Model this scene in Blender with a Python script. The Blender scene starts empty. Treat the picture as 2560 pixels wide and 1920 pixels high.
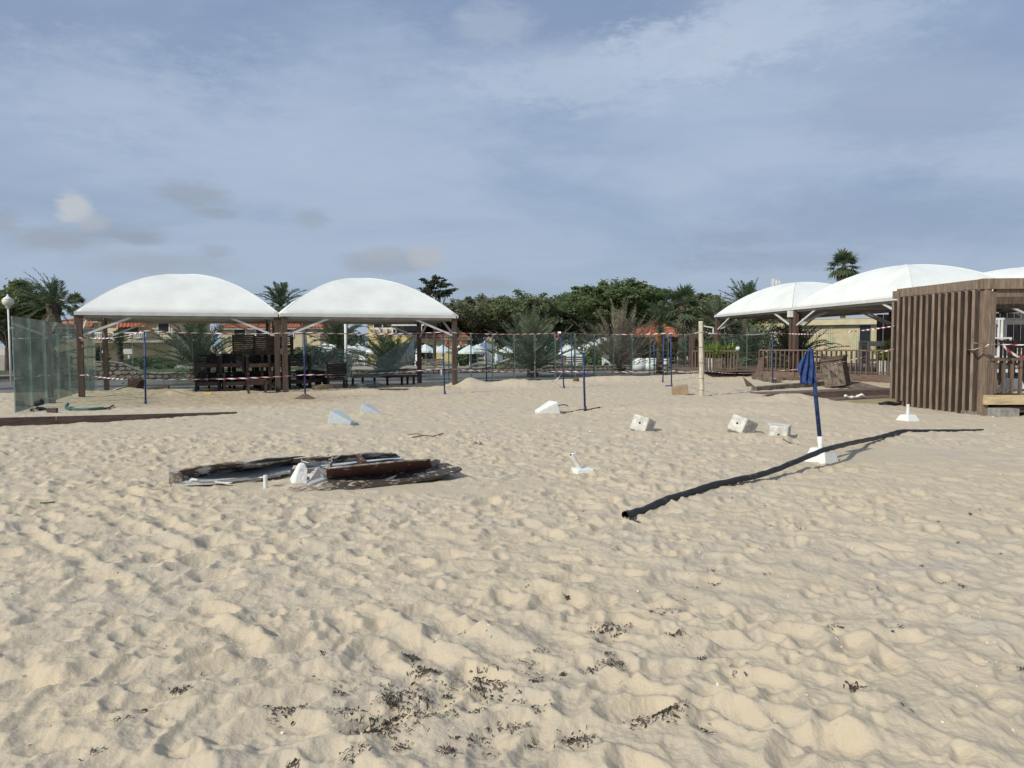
import bpy, math, random
import numpy as np
from mathutils import Vector, Matrix, Quaternion
random.seed(7); RNG = np.random.default_rng(11)
R = math.radians
scene = bpy.context.scene
COL = scene.collection

# ------------------------------------------------------------------ camera
EYE, FPX, PITCH, ROLL = 1.5, 1800.0, math.atan(96/1800.0), -0.0042
cam_d = bpy.data.cameras.new('camera'); cam = bpy.data.objects.new('camera', cam_d); COL.objects.link(cam)
cam_d.sensor_width = 36.0; cam_d.lens = 36.0*FPX/2560.0; cam_d.clip_start = 0.05; cam_d.clip_end = 3000
CM = Matrix.Rotation(math.pi/2-PITCH, 3, 'X') @ Matrix.Rotation(ROLL, 3, 'Z')
cam.matrix_world = Matrix.Translation((0, 0, EYE)) @ CM.to_4x4()
scene.camera = cam

# ------------------------------------------------------------------ sun, sky, exposure
SUN_EL, SUN_AZ = R(37), R(42)            # azimuth: direction the shadows fall, from +X towards +Y
light_dir = Vector((math.cos(SUN_AZ)*math.cos(SUN_EL), math.sin(SUN_AZ)*math.cos(SUN_EL), -math.sin(SUN_EL)))
sd = bpy.data.lights.new('sun', 'SUN'); sd.energy = 3.3; sd.angle = R(1.2); sd.color = (1.0, 0.94, 0.83)
so = bpy.data.objects.new('sun', sd); COL.objects.link(so); so.location = (-20, -20, 30)
so.rotation_euler = light_dir.to_track_quat('-Z', 'Y').to_euler()
vs = scene.view_settings
vs.view_transform = 'Standard'; vs.look = 'None'; vs.exposure = 0.13; vs.gamma = 1.0
try: vs.use_curve_mapping = False
except Exception: pass
scene.render.engine = 'CYCLES'
scene.cycles.use_denoising = True; scene.cycles.max_bounces = 8; scene.cycles.transparent_max_bounces = 40
scene.cycles.caustics_reflective = False; scene.cycles.caustics_refractive = False

world = bpy.data.worlds.new('World'); scene.world = world; world.use_nodes = True
wn, wl = world.node_tree.nodes, world.node_tree.links
wn.clear()
def W(t, **k):
    n = wn.new(t)
    for a, b in k.items(): setattr(n, a, b)
    return n
def wmath(op, a, b=None, clamp=False):
    n = W('ShaderNodeMath', operation=op); n.use_clamp = clamp
    for i, x in enumerate((a, b)):
        if x is None: continue
        if isinstance(x, (int, float)): n.inputs[i].default_value = x
        else: wl.new(x, n.inputs[i])
    return n.outputs[0]
def wramp(x, lo, hi, a=0.0, b=1.0):
    n = W('ShaderNodeMapRange', interpolation_type='SMOOTHSTEP')
    wl.new(x, n.inputs['Value'])
    for nm, v in (('From Min', lo), ('From Max', hi), ('To Min', a), ('To Max', b)): n.inputs[nm].default_value = v
    return n.outputs['Result']
def wmix(f, a, b):
    n = W('ShaderNodeMix', data_type='RGBA')
    for s, x in ((n.inputs[0], f), (n.inputs[6], a), (n.inputs[7], b)):
        if isinstance(x, (int, float)): s.default_value = x
        elif isinstance(x, tuple): s.default_value = (*x, 1)
        else: wl.new(x, s)
    return n.outputs[2]
def wnoise(vec, scale, detail, rough=0.55, dist=0.0):
    n = W('ShaderNodeTexNoise'); wl.new(vec, n.inputs['Vector'])
    n.inputs['Scale'].default_value = scale; n.inputs['Detail'].default_value = detail
    n.inputs['Roughness'].default_value = rough; n.inputs['Distortion'].default_value = dist
    return n.outputs['Fac']
wout = W('ShaderNodeOutputWorld'); wbg = W('ShaderNodeBackground'); wl.new(wbg.outputs[0], wout.inputs[0])
sky = W('ShaderNodeTexSky', sky_type='NISHITA'); sky.sun_disc = False
sky.sun_elevation = SUN_EL; sky.sun_rotation = R(228); sky.air_density = 1.0; sky.dust_density = 1.6; sky.ozone_density = 1.6
wbg.inputs[1].default_value = 0.1
tc = W('ShaderNodeTexCoord'); sep = W('ShaderNodeSeparateXYZ'); wl.new(tc.outputs['Generated'], sep.inputs[0])
dx, dy, dz = sep.outputs
zz = wmath('MAXIMUM', dz, 0.0)
den = wmath('ADD', zz, 0.16)
cx = wmath('DIVIDE', dx, den); cy = wmath('DIVIDE', dy, den)
comb = W('ShaderNodeCombineXYZ'); wl.new(cx, comb.inputs[0]); wl.new(cy, comb.inputs[1])
# streaky high veil: noise stretched along a diagonal
mp = W('ShaderNodeMapping'); wl.new(comb.outputs[0], mp.inputs[0])
mp.inputs['Rotation'].default_value = (0, 0, R(-28)); mp.inputs['Scale'].default_value = (0.62, 0.95, 1); mp.inputs['Location'].default_value = (0.9, 0.35, 0)
n1 = wnoise(mp.outputs[0], 0.85, 8, 0.50, 0.8)
n2 = wnoise(mp.outputs[0], 3.4, 7, 0.6, 0.5)
nn = wmath('ADD', wmath('MULTIPLY', n1, 0.78), wmath('MULTIPLY', n2, 0.22))
veil = wramp(nn, 0.33, 0.62, 0.22, 0.95)
VEIL = (3.85, 4.70, 6.1); DEEP = (1.75, 2.6, 4.3)
base = wmix(0.62, sky.outputs[0], DEEP)
c0 = wmix(veil, base, VEIL)
# pale grey haze near the horizon
hz = wramp(dz, 0.0, 0.30, 0.75, 0.0)
c1 = wmix(hz, c0, (3.5, 4.3, 5.4))
# low cumulus, in bands just above the horizon
v3 = W('ShaderNodeCombineXYZ'); az = wmath('ARCTAN2', dx, dy)
wl.new(wmath('MULTIPLY', az, 3.0), v3.inputs[0]); wl.new(wmath('MULTIPLY', dz, 8.0), v3.inputs[1])
puff = wnoise(v3.outputs[0], 1.6, 7, 0.58, 0.3)
v4 = W('ShaderNodeCombineXYZ'); wl.new(wmath('MULTIPLY', az, 3.0), v4.inputs[0]); wl.new(wmath('ADD', wmath('MULTIPLY', dz, 8.0), 0.13), v4.inputs[1])
puff_up = wnoise(v4.outputs[0], 1.6, 7, 0.58, 0.3)
fine = wnoise(v3.outputs[0], 9.0, 5, 0.6)
def blob(px, py, rx, ry, rag=2.2, soft=.9):
    azr = math.atan((px-1280)/FPX); k = math.cos(azr); elr = math.atan((864-.0042*(px-1280)-py)/FPX*k); ra = rx/FPX*k*k; re = ry/FPX*k
    a = wmath('DIVIDE', wmath('SUBTRACT', az, azr), ra); e = wmath('DIVIDE', wmath('SUBTRACT', dz, math.sin(elr)), re)
    d = wmath('SQRT', wmath('ADD', wmath('MULTIPLY', a, a), wmath('MULTIPLY', e, e)))
    d2 = wmath('ADD', d, wmath('MULTIPLY', rough_n, rag))
    return wramp(d2, 1.25-soft, 1.25, 1.0, 0.0)
rough_n = wmath('SUBTRACT', wmath('ADD', wmath('ADD', wmath('MULTIPLY', puff, 0.6), wmath('MULTIPLY', fine, 0.45)), wmath('MULTIPLY', wnoise(v3.outputs[0], 30.0, 5, 0.65), 0.20)), 0.625)
gc = c1
GREY = (2.75, 3.15, 3.8)
for (px, py, rx, ry, col, st, rag, soft) in (
    (1400, 60, 480, 95, (2.0, 2.75, 4.3), .80, 2.4, 1.0), (60, 60, 300, 130, (2.2, 2.9, 4.4), .55, 2.4, 1.0), (2150, 560, 500, 110, (2.3, 3.0, 4.4), .5, 2.0, 1.1), (2300, 260, 380, 160, (2.5, 3.15, 4.5), .45, 2.4, 1.1),
    (1245, 88, 110, 42, (3.9, 4.55, 5.7), .55, 2.6, 1.0), (1480, 200, 360, 75, (4.1, 4.95, 6.2), .70, 3.2, 1.0), (1880, 85, 190, 100, (4.3, 5.1, 6.3), .75, 3.4, .9), (1700, 150, 220, 70, (4.3, 5.1, 6.3), .7, 3.4, .9), (2120, 60, 300, 90, (4.1, 4.95, 6.2), .65, 3.2, 1.1), (900, 330, 700, 160, (3.9, 4.75, 6.1), .5, 3.0, 1.2), (300, 250, 420, 120, (3.9, 4.7, 6.0), .5, 3.0, 1.2),
    (278, 584, 150, 36, GREY, .58, 3.0, 1.0), (150, 604, 130, 34, (3.0, 3.3, 3.8), .6, 2.0, .9), (17, 556, 62, 42, GREY, .52, 3.0, 1.0), (360, 602, 80, 22, GREY, .6, 2.2, .8),
    (498, 492, 110, 32, GREY, .58, 3.4, 1.0), (556, 538, 55, 13, GREY, .5, 2.2, .8), (788, 550, 50, 26, (2.9, 3.2, 3.75), .45, 2.4, .9), (545, 630, 60, 18, GREY, .4, 2.2, .9),
    (975, 660, 120, 34, (3.0, 3.3, 3.8), .55, 2.0, .9), (420, 660, 230, 40, (2.9, 3.25, 3.8), .4, 2.0, 1.0), (1210, 710, 90, 22, (3.0, 3.35, 4.0), .4, 2.2, .9), (1840, 600, 120, 22, (2.7, 3.2, 4.1), .4, 2.2, .9), (1950, 650, 260, 30, (2.6, 3.15, 4.1), .4, 2.2, .9),
    (200, 532, 52, 44, (4.9, 5.15, 5.5), .85, 2.6, .7), (240, 562, 60, 26, (4.1, 4.3, 4.7), .55, 1.8, .8), (1068, 645, 48, 28, (4.3, 4.5, 4.9), .75, 1.5, .8), (960, 636, 50, 20, (3.8, 4.05, 4.5), .5, 1.8, .8)):
    gc = wmix(wmath('MULTIPLY', blob(px, py, rx, ry, rag, soft), st), gc, col)
wl.new(gc, wbg.inputs[0])

# ------------------------------------------------------------------ placing helpers
def ray(px, py):
    return (CM @ Vector(((px-1280)/FPX, -(py-960)/FPX, -1))).normalized()
def g(px, py, z=0.0):                    # where the line of sight meets the level z
    r = ray(px, py); t = (z-EYE)/r.z
    return Vector((r.x*t, r.y*t, z))
def at(px, py, Y):                       # the point at depth Y on a line of sight
    r = ray(px, py); t = Y/r.y
    return Vector((r.x*t, Y, EYE+r.z*t))
def sm(a, b, x):
    t = np.clip((x-a)/(b-a), 0, 1); return t*t*(3-2*t)

# ------------------------------------------------------------------ materials
MATS = {}
def mat(name, col, rough=0.7, var=0.25, scale=6.0, bump=0.15, metal=0.0, stretch=None, col2=None, rnd=0.0, spec=0.4, detail=6, contrast=(0.35, 0.65)):
    if name in MATS: return MATS[name]
    m = bpy.data.materials.new(name); m.use_nodes = True; MATS[name] = m
    n, l = m.node_tree.nodes, m.node_tree.links
    p = n['Principled BSDF']; p.inputs['Roughness'].default_value = rough; p.inputs['Metallic'].default_value = metal
    p.inputs['Specular IOR Level'].default_value = spec
    t = n.new('ShaderNodeTexCoord'); mp = n.new('ShaderNodeMapping'); l.new(t.outputs['Object'], mp.inputs[0])
    if stretch: mp.inputs['Scale'].default_value = stretch
    a = n.new('ShaderNodeTexNoise'); l.new(mp.outputs[0], a.inputs['Vector']); a.inputs['Scale'].default_value = scale; a.inputs['Detail'].default_value = detail
    a.inputs['Roughness'].default_value = 0.62
    mr = n.new('ShaderNodeMapRange'); l.new(a.outputs['Fac'], mr.inputs[0]); mr.inputs[1].default_value = contrast[0]; mr.inputs[2].default_value = contrast[1]
    c2 = col2 or tuple(max(0, c*(1-var*1.6)) for c in col)
    c1 = col if col2 else tuple(min(1, c*(1+var*0.6)) for c in col)
    mx = n.new('ShaderNodeMix'); mx.data_type = 'RGBA'; l.new(mr.outputs[0], mx.inputs[0]); mx.inputs[6].default_value = (*c2, 1); mx.inputs[7].default_value = (*c1, 1)
    out = mx.outputs[2]
    if rnd:
        oi = n.new('ShaderNodeObjectInfo'); r2 = n.new('ShaderNodeMapRange'); l.new(oi.outputs['Random'], r2.inputs[0]); r2.inputs[3].default_value = 1-rnd; r2.inputs[4].default_value = 1+rnd
        vm = n.new('ShaderNodeVectorMath'); vm.operation = 'SCALE'; l.new(out, vm.inputs[0]); l.new(r2.outputs[0], vm.inputs['Scale']); out = vm.outputs[0]
    l.new(out, p.inputs['Base Color'])
    if bump:
        b = n.new('ShaderNodeBump'); b.inputs['Strength'].default_value = bump; b.inputs['Distance'].default_value = 0.02
        a2 = n.new('ShaderNodeTexNoise'); l.new(mp.outputs[0], a2.inputs['Vector']); a2.inputs['Scale'].default_value = scale*4; a2.inputs['Detail'].default_value = 5
        l.new(a2.outputs['Fac'], b.inputs['Height']); l.new(b.outputs[0], p.inputs['Normal'])
    return m
WOODZ = (5, 5, 0.5)
mat('post_timber', (0.110, 0.075, 0.058), 0.75, 0.3, 5, 0.3, stretch=WOODZ, rnd=.1)
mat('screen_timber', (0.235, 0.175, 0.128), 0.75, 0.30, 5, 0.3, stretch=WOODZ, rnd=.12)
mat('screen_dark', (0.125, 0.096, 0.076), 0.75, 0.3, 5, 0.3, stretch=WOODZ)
mat('deck_timber', (0.175, 0.122, 0.092), 0.75, 0.3, 4, 0.3, stretch=(1, 1, 8), rnd=.1)
mat('rail_timber', (0.165, 0.118, 0.088), 0.75, 0.3, 4, 0.3, stretch=WOODZ, rnd=.12)
mat('grey_timber', (0.20, 0.165, 0.13), 0.85, 0.4, 6, 0.5, rnd=.1)
mat('pale_timber', (0.55, 0.43, 0.25), 0.75, 0.2, 3, 0.25, stretch=(1, 1, 6))
mat('dark_furniture', (0.030, 0.019, 0.015), 0.6, 0.4, 6, 0.2, rnd=.25)
mat('dark_furniture_lit', (0.075, 0.042, 0.030), 0.6, 0.35, 6, 0.2, rnd=.2)  # lighter copy of dark_furniture, the light on it put into the colour
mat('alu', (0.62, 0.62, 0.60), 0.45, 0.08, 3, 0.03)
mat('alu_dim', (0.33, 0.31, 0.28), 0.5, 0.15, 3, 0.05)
mat('white_paint', (0.78, 0.78, 0.74), 0.6, 0.12, 5, 0.15)
mat('white_pool', (0.8, 0.82, 0.82), 0.6, 0.05, 3, 0)
mat('concrete', (0.62, 0.60, 0.53), 0.9, 0.25, 7, 0.6)
mat('concrete_grey', (0.30, 0.29, 0.26), 0.9, 0.25, 7, 0.6)
mat('blue_wash', (0.52, 0.58, 0.60), 0.85, 0.2, 9, 0.4, col2=(0.40, 0.42, 0.40), contrast=(0.28, 0.40))
mat('white_wash', (0.72, 0.73, 0.70), 0.85, 0.2, 8, 0.4, col2=(0.50, 0.48, 0.42), contrast=(0.22, 0.42))
mat('blue_pole', (0.024, 0.050, 0.16), 0.4, 0.4, 30, 0.15, rnd=.12)
mat('blue_cloth', (0.030, 0.066, 0.205), 0.85, 0.25, 18, 0.3)
mat('black_pipe', (0.016, 0.016, 0.018), 0.5, 0.4, 14, 0.25, col2=(0.075, 0.066, 0.055), contrast=(0.30, 0.42))
mat('black_plastic', (0.012, 0.012, 0.014), 0.35, 0.3, 10, 0.2)
mat('green_hose', (0.05, 0.13, 0.12), 0.5, 0.3, 10, 0.1)
mat('cardboard', (0.36, 0.26, 0.17), 0.9, 0.15, 5, 0.2)
mat('bamboo', (0.60, 0.54, 0.42), 0.55, 0.22, 8, 0.2, stretch=(3, 3, 0.6))
mat('stone', (0.40, 0.34, 0.255), 0.9, 0.35, 5, 0.7, rnd=.25)
mat('mortar', (0.24, 0.21, 0.17), 0.95, 0.2, 10, 0.5)
mat('coping', (0.38, 0.36, 0.31), 0.9, 0.2, 5, 0.3)
mat('paving', (0.17, 0.165, 0.16), 0.9, 0.15, 1.5, 0.3)
mat('paving_dark', (0.07, 0.075, 0.08), 0.9, 0.15, 1.5, 0.3)
mat('hotel_paving', (0.34, 0.30, 0.24), 0.9, 0.2, .6, 0.2)
mat('lawn', (0.075, 0.105, 0.028), 0.95, 0.4, 2.0, 0.8)
mat('cream_wall', (0.60, 0.50, 0.33), 0.9, 0.1, 1.2, 0.1)
mat('yellow_wall', (0.62, 0.50, 0.24), 0.9, 0.1, 1.2, 0.1)
mat('beige_clad', (0.56, 0.50, 0.32), 0.75, 0.1, 2.5, 0.1)
mat('roof_tile', (0.42, 0.125, 0.060), 0.85, 0.3, 4, 0.2)
mat('dark_glass', (0.02, 0.025, 0.03), 0.15, 0.1, 2, 0)
mat('globe', (0.74, 0.68, 0.54), 0.35, 0.05, 2, 0)
mat('bark', (0.09, 0.07, 0.05), 0.95, 0.4, 8, 0.6)
mat('palm_bark', (0.13, 0.10, 0.07), 0.95, 0.4, 12, 0.8)
mat('yellow_plastic', (0.75, 0.50, 0.08), 0.5, 0.1, 5, 0)
mat('rust_board', (0.140, 0.098, 0.077), 0.8, 0.3, 3, 0.3, stretch=(1, 1, 5))
mat('shell', (0.68, 0.62, 0.52), 0.8, 0.3, 30, 0)
mat('seaweed', (0.085, 0.060, 0.042), 0.7, 0.5, 20, 0)
mat('twig', (0.13, 0.095, 0.06), 0.9, 0.3, 20, 0)
mat('hull_edge', (0.42, 0.35, 0.275), 0.9, 0.5, 14, 0.8)
mat('pit', (0.012, 0.011, 0.010), 0.95, 0.1, 5, 0)
mat('canopy_cloth', (0.82, 0.845, 0.80), 0.75, 0.07, 0.7, 0.10)
def add_translucency(name, col, f):
    m = MATS[name]; n, l = m.node_tree.nodes, m.node_tree.links
    p = n['Principled BSDF']; o = n['Material Output']; t = n.new('ShaderNodeBsdfTranslucent'); t.inputs[0].default_value = (*col, 1)
    x = n.new('ShaderNodeMixShader'); x.inputs[0].default_value = f; l.new(p.outputs[0], x.inputs[1]); l.new(t.outputs[0], x.inputs[2]); l.new(x.outputs[0], o.inputs[0])
add_translucency('canopy_cloth', (0.55, 0.47, 0.36), 0.08)
mat('parasol_cloth', (0.82, 0.86, 0.86), 0.8, 0.04, 2, 0); add_translucency('parasol_cloth', (0.75, 0.8, 0.8), 0.2)
def leafmat(name, col, col2, f=0.25, rough=0.6, scale=1.1):
    mat(name, col, rough, 0.3, scale, 0, col2=col2, rnd=.1, spec=.25); add_translucency(name, tuple(c*1.4 for c in col), f)
leafmat('leaf_acacia', (0.190, 0.228, 0.105), (0.100, 0.128, 0.064))
leafmat('leaf_bright', (0.165, 0.220, 0.092), (0.080, 0.115, 0.050))
leafmat('leaf_olive', (0.205, 0.225, 0.130), (0.110, 0.128, 0.078))
leafmat('leaf_dark', (0.080, 0.098, 0.056), (0.040, 0.050, 0.031), .15)
leafmat('leaf_palm', (0.130, 0.170, 0.090), (0.060, 0.085, 0.050))
leafmat('leaf_palm_grey', (0.165, 0.195, 0.115), (0.080, 0.100, 0.060))
leafmat('leaf_dry', (0.250, 0.215, 0.155), (0.115, 0.102, 0.075))
leafmat('leaf_orange', (0.42, 0.22, 0.06), (0.18, 0.10, 0.04))
leafmat('leaf_agave', (0.24, 0.33, 0.07), (0.10, 0.16, 0.035))

def glass_mat(name, tint, dust, gloss_rough=0.02, dustcol=(0.30, 0.36, 0.34)):
    m = bpy.data.materials.new(name); m.use_nodes = True; MATS[name] = m
    n, l = m.node_tree.nodes, m.node_tree.links; n.clear()
    o = n.new('ShaderNodeOutputMaterial'); tr = n.new('ShaderNodeBsdfTransparent'); tr.inputs[0].default_value = (*tint, 1)
    gl = n.new('ShaderNodeBsdfGlossy'); gl.inputs['Roughness'].default_value = gloss_rough
    fr = n.new('ShaderNodeFresnel'); fr.inputs[0].default_value = 1.16
    mx = n.new('ShaderNodeMixShader'); l.new(fr.outputs[0], mx.inputs[0]); l.new(tr.outputs[0], mx.inputs[1]); l.new(gl.outputs[0], mx.inputs[2])
    df = n.new('ShaderNodeBsdfDiffuse'); df.inputs[0].default_value = (*dustcol, 1)
    t = n.new('ShaderNodeTexCoord'); a = n.new('ShaderNodeTexNoise'); a.inputs['Scale'].default_value = 2.2; a.inputs['Detail'].default_value = 8; l.new(t.outputs['Object'], a.inputs['Vector'])
    mr = n.new('ShaderNodeMapRange'); l.new(a.outputs[0], mr.inputs[0]); mr.inputs[1].default_value = .3; mr.inputs[2].default_value = .72; mr.inputs[3].default_value = dust*.45; mr.inputs[4].default_value = dust*1.4
    tl_ = n.new('ShaderNodeBsdfTranslucent'); tl_.inputs[0].default_value = (*dustcol, 1); dm = n.new('ShaderNodeMixShader'); l.new(df.outputs[0], dm.inputs[1]); l.new(tl_.outputs[0], dm.inputs[2])
    m2 = n.new('ShaderNodeMixShader'); l.new(mr.outputs[0], m2.inputs[0]); l.new(mx.outputs[0], m2.inputs[1]); l.new(dm.outputs[0], m2.inputs[2])
    l.new(m2.outputs[0], o.inputs[0]); return m
glass_mat('fence_glass', (0.945, 0.975, 0.965), 0.035)
glass_mat('green_glass', (0.94, 0.98, 0.968), 0.045, dustcol=(0.60, 0.72, 0.69))
glass_mat('glass_edge', (0.62, 0.78, 0.73), 0.50, dustcol=(0.46, 0.60, 0.55))
glass_mat('fallen_glass', (0.80, 0.86, 0.86), 0.38, dustcol=(0.34, 0.41, 0.43))

def tape_mat():
    m = bpy.data.materials.new('tape'); m.use_nodes = True; MATS['tape'] = m
    n, l = m.node_tree.nodes, m.node_tree.links; p = n['Principled BSDF']; p.inputs['Roughness'].default_value = .5
    uv = n.new('ShaderNodeUVMap'); uv.uv_map = 'UVMap'; s = n.new('ShaderNodeSeparateXYZ'); l.new(uv.outputs[0], s.inputs[0])
    a = n.new('ShaderNodeMath'); a.operation = 'MULTIPLY_ADD'; l.new(s.outputs[1], a.inputs[0]); a.inputs[1].default_value = .35; l.new(s.outputs[0], a.inputs[2])
    f = n.new('ShaderNodeMath'); f.operation = 'FRACT'; l.new(a.outputs[0], f.inputs[0])
    c = n.new('ShaderNodeMath'); c.operation = 'GREATER_THAN'; l.new(f.outputs[0], c.inputs[0]); c.inputs[1].default_value = .5
    x = n.new('ShaderNodeMix'); x.data_type = 'RGBA'; l.new(c.outputs[0], x.inputs[0]); x.inputs[6].default_value = (.78, .76, .74, 1); x.inputs[7].default_value = (.30, .040, .070, 1)
    l.new(x.outputs[2], p.inputs['Base Color'])
tape_mat()
def hull_mat(name, dark, mid, pale, t1, t2, scale=5):
    m = bpy.data.materials.new(name); m.use_nodes = True; MATS[name] = m
    n, l = m.node_tree.nodes, m.node_tree.links; p = n['Principled BSDF']; p.inputs['Roughness'].default_value = .75
    t = n.new('ShaderNodeTexCoord'); mp = n.new('ShaderNodeMapping'); l.new(t.outputs['Object'], mp.inputs[0]); mp.inputs['Scale'].default_value = (.7, 1, 1.6)
    a = n.new('ShaderNodeTexNoise'); a.inputs['Scale'].default_value = scale; a.inputs['Detail'].default_value = 10; a.inputs['Roughness'].default_value = .68; l.new(mp.outputs[0], a.inputs['Vector'])
    r = n.new('ShaderNodeValToRGB'); l.new(a.outputs[0], r.inputs[0]); cr = r.color_ramp
    cr.elements[0].position = 0; cr.elements[0].color = (*dark, 1); cr.elements[1].position = t1; cr.elements[1].color = (*mid, 1)
    e = cr.elements.new(t2); e.color = (*mid, 1); e = cr.elements.new(t2+.012); e.color = (*pale, 1)
    l.new(r.outputs[0], p.inputs['Base Color'])
    b = n.new('ShaderNodeBump'); b.inputs['Strength'].default_value = .6; b.inputs['Distance'].default_value = .01; l.new(a.outputs[0], b.inputs['Height']); l.new(b.outputs[0], p.inputs['Normal'])
hull_mat('hull_maroon', (.022, .016, .017), (.095, .042, .033), (.42, .39, .37), .50, .60, 9)
hull_mat('hull_black', (.028, .020, .017), (.075, .052, .040), (.48, .48, .47), .50, .525, 5.5)
hull_mat('hull_grey', (.16, .17, .18), (.42, .46, .48), (.62, .60, .56), .46, .58, 7)
hull_mat('hull_ragged', (.016, .014, .013), (.055, .046, .038), (.46, .38, .29), .45, .56, 12)

def sand_mat():
    m = bpy.data.materials.new('sand'); m.use_nodes = True; MATS['sand'] = m
    n, l = m.node_tree.nodes, m.node_tree.links; p = n['Principled BSDF']; p.inputs['Roughness'].default_value = .95; p.inputs['Specular IOR Level'].default_value = .15
    t = n.new('ShaderNodeTexCoord')
    def noise(s, d, r=.6):
        a = n.new('ShaderNodeTexNoise'); a.inputs['Scale'].default_value = s; a.inputs['Detail'].default_value = d; a.inputs['Roughness'].default_value = r; l.new(t.outputs['Object'], a.inputs['Vector']); return a.outputs[0]
    def mr(x, a, b, c=0., d=1.):
        k = n.new('ShaderNodeMapRange'); l.new(x, k.inputs[0])
        for i, v in enumerate((a, b, c, d)): k.inputs[i+1].default_value = v
        return k.outputs[0]
    def mix(f, a, b):
        k = n.new('ShaderNodeMix'); k.data_type = 'RGBA'; l.new(f, k.inputs[0])
        for s, v in ((k.inputs[6], a), (k.inputs[7], b)):
            if isinstance(v, tuple): s.default_value = (*v, 1)
            else: l.new(v, s)
        return k.outputs[2]
    wind = mix(mr(noise(2.6, 7, .65), .40, .62), (.545, .462, .335), (.470, .418, .335))     # loose tan and crusted greyish sand
    broad = mix(mr(noise(.35, 4), .35, .7), wind, (.53, .445, .315))
    vs_ = n.new('ShaderNodeVectorMath'); vs_.operation = 'MULTIPLY_ADD'; l.new(t.outputs['Object'], vs_.inputs[0]); vs_.inputs[1].default_value = (1/4.6, 1/2.9, 0); vs_.inputs[2].default_value = (8.6/4.6, -20.6/2.9, 0)
    ln_ = n.new('ShaderNodeVectorMath'); ln_.operation = 'LENGTH'; l.new(vs_.outputs[0], ln_.inputs[0]); ad_ = n.new('ShaderNodeMath'); ad_.operation = 'ADD'; l.new(ln_.outputs['Value'], ad_.inputs[0]); l.new(noise(1.7, 6, .65), ad_.inputs[1])
    broad = mix(mr(ad_.outputs[0], 1.15, 1.6, .75, 0), broad, (.40, .315, .205))              # damp dug-over sand
    sp = mix(mr(noise(420, 2), .62, .78), broad, (.30, .23, .15))                               # dark grains
    sp2 = mix(mr(noise(330, 2), .66, .8, 0, .6), sp, (.70, .63, .50))
    l.new(sp2, p.inputs['Base Color'])
    b = n.new('ShaderNodeBump'); b.inputs['Strength'].default_value = .5; b.inputs['Distance'].default_value = .02; l.new(noise(36, 6, .6), b.inputs['Height'])
    b2 = n.new('ShaderNodeBump'); b2.inputs['Strength'].default_value = .35; b2.inputs['Distance'].default_value = .004; l.new(noise(300, 3), b2.inputs['Height']); l.new(b.outputs[0], b2.inputs['Normal'])
    l.new(b2.outputs[0], p.inputs['Normal'])
sand_mat()

# ------------------------------------------------------------------ object helpers
ORG = {}
def tag(o, label=None, cat=None, group=None, kind=None):
    for k, v in (('label', label), ('category', cat), ('group', group), ('kind', kind)):
        if v: o[k] = v
    return o
def empty(name, loc, label, cat, group=None, rz=0):
    o = bpy.data.objects.new(name, None); COL.objects.link(o); o.location = loc; o.rotation_euler = (0, 0, rz); o.empty_display_size = .2
    ORG[o.name] = Vector(loc); return tag(o, label, cat, group)
def mk_mesh(name, v, f, m, smooth=False):
    me = bpy.data.meshes.new(name); me.from_pydata([tuple(x) for x in v], [], f); me.update()
    me.materials.append(MATS[m] if isinstance(m, str) else m)
    if smooth: me.polygons.foreach_set('use_smooth', [True]*len(me.polygons))
    return me
def link(name, me, parent=None, loc=(0, 0, 0)):
    o = bpy.data.objects.new(name, me); COL.objects.link(o); o.location = loc
    if parent is not None: o.parent = parent
    return o
def np_mesh(name, V, nper, m, smooth=False):
    """V: (n*nper,3) vertices, every nper of them one face"""
    V = np.asarray(V, dtype=np.float32); nv = len(V); nf = nv//nper
    me = bpy.data.meshes.new(name); me.vertices.add(nv); me.vertices.foreach_set('co', V.ravel())
    me.loops.add(nv); me.loops.foreach_set('vertex_index', np.arange(nv, dtype=np.int32))
    me.polygons.add(nf); me.polygons.foreach_set('loop_start', np.arange(0, nv, nper, dtype=np.int32))
    try: me.polygons.foreach_set('loop_total', np.full(nf, nper, dtype=np.int32))
    except Exception: pass
    me.update(calc_edges=True); me.validate()
    me.materials.append(MATS[m]); return me
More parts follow.
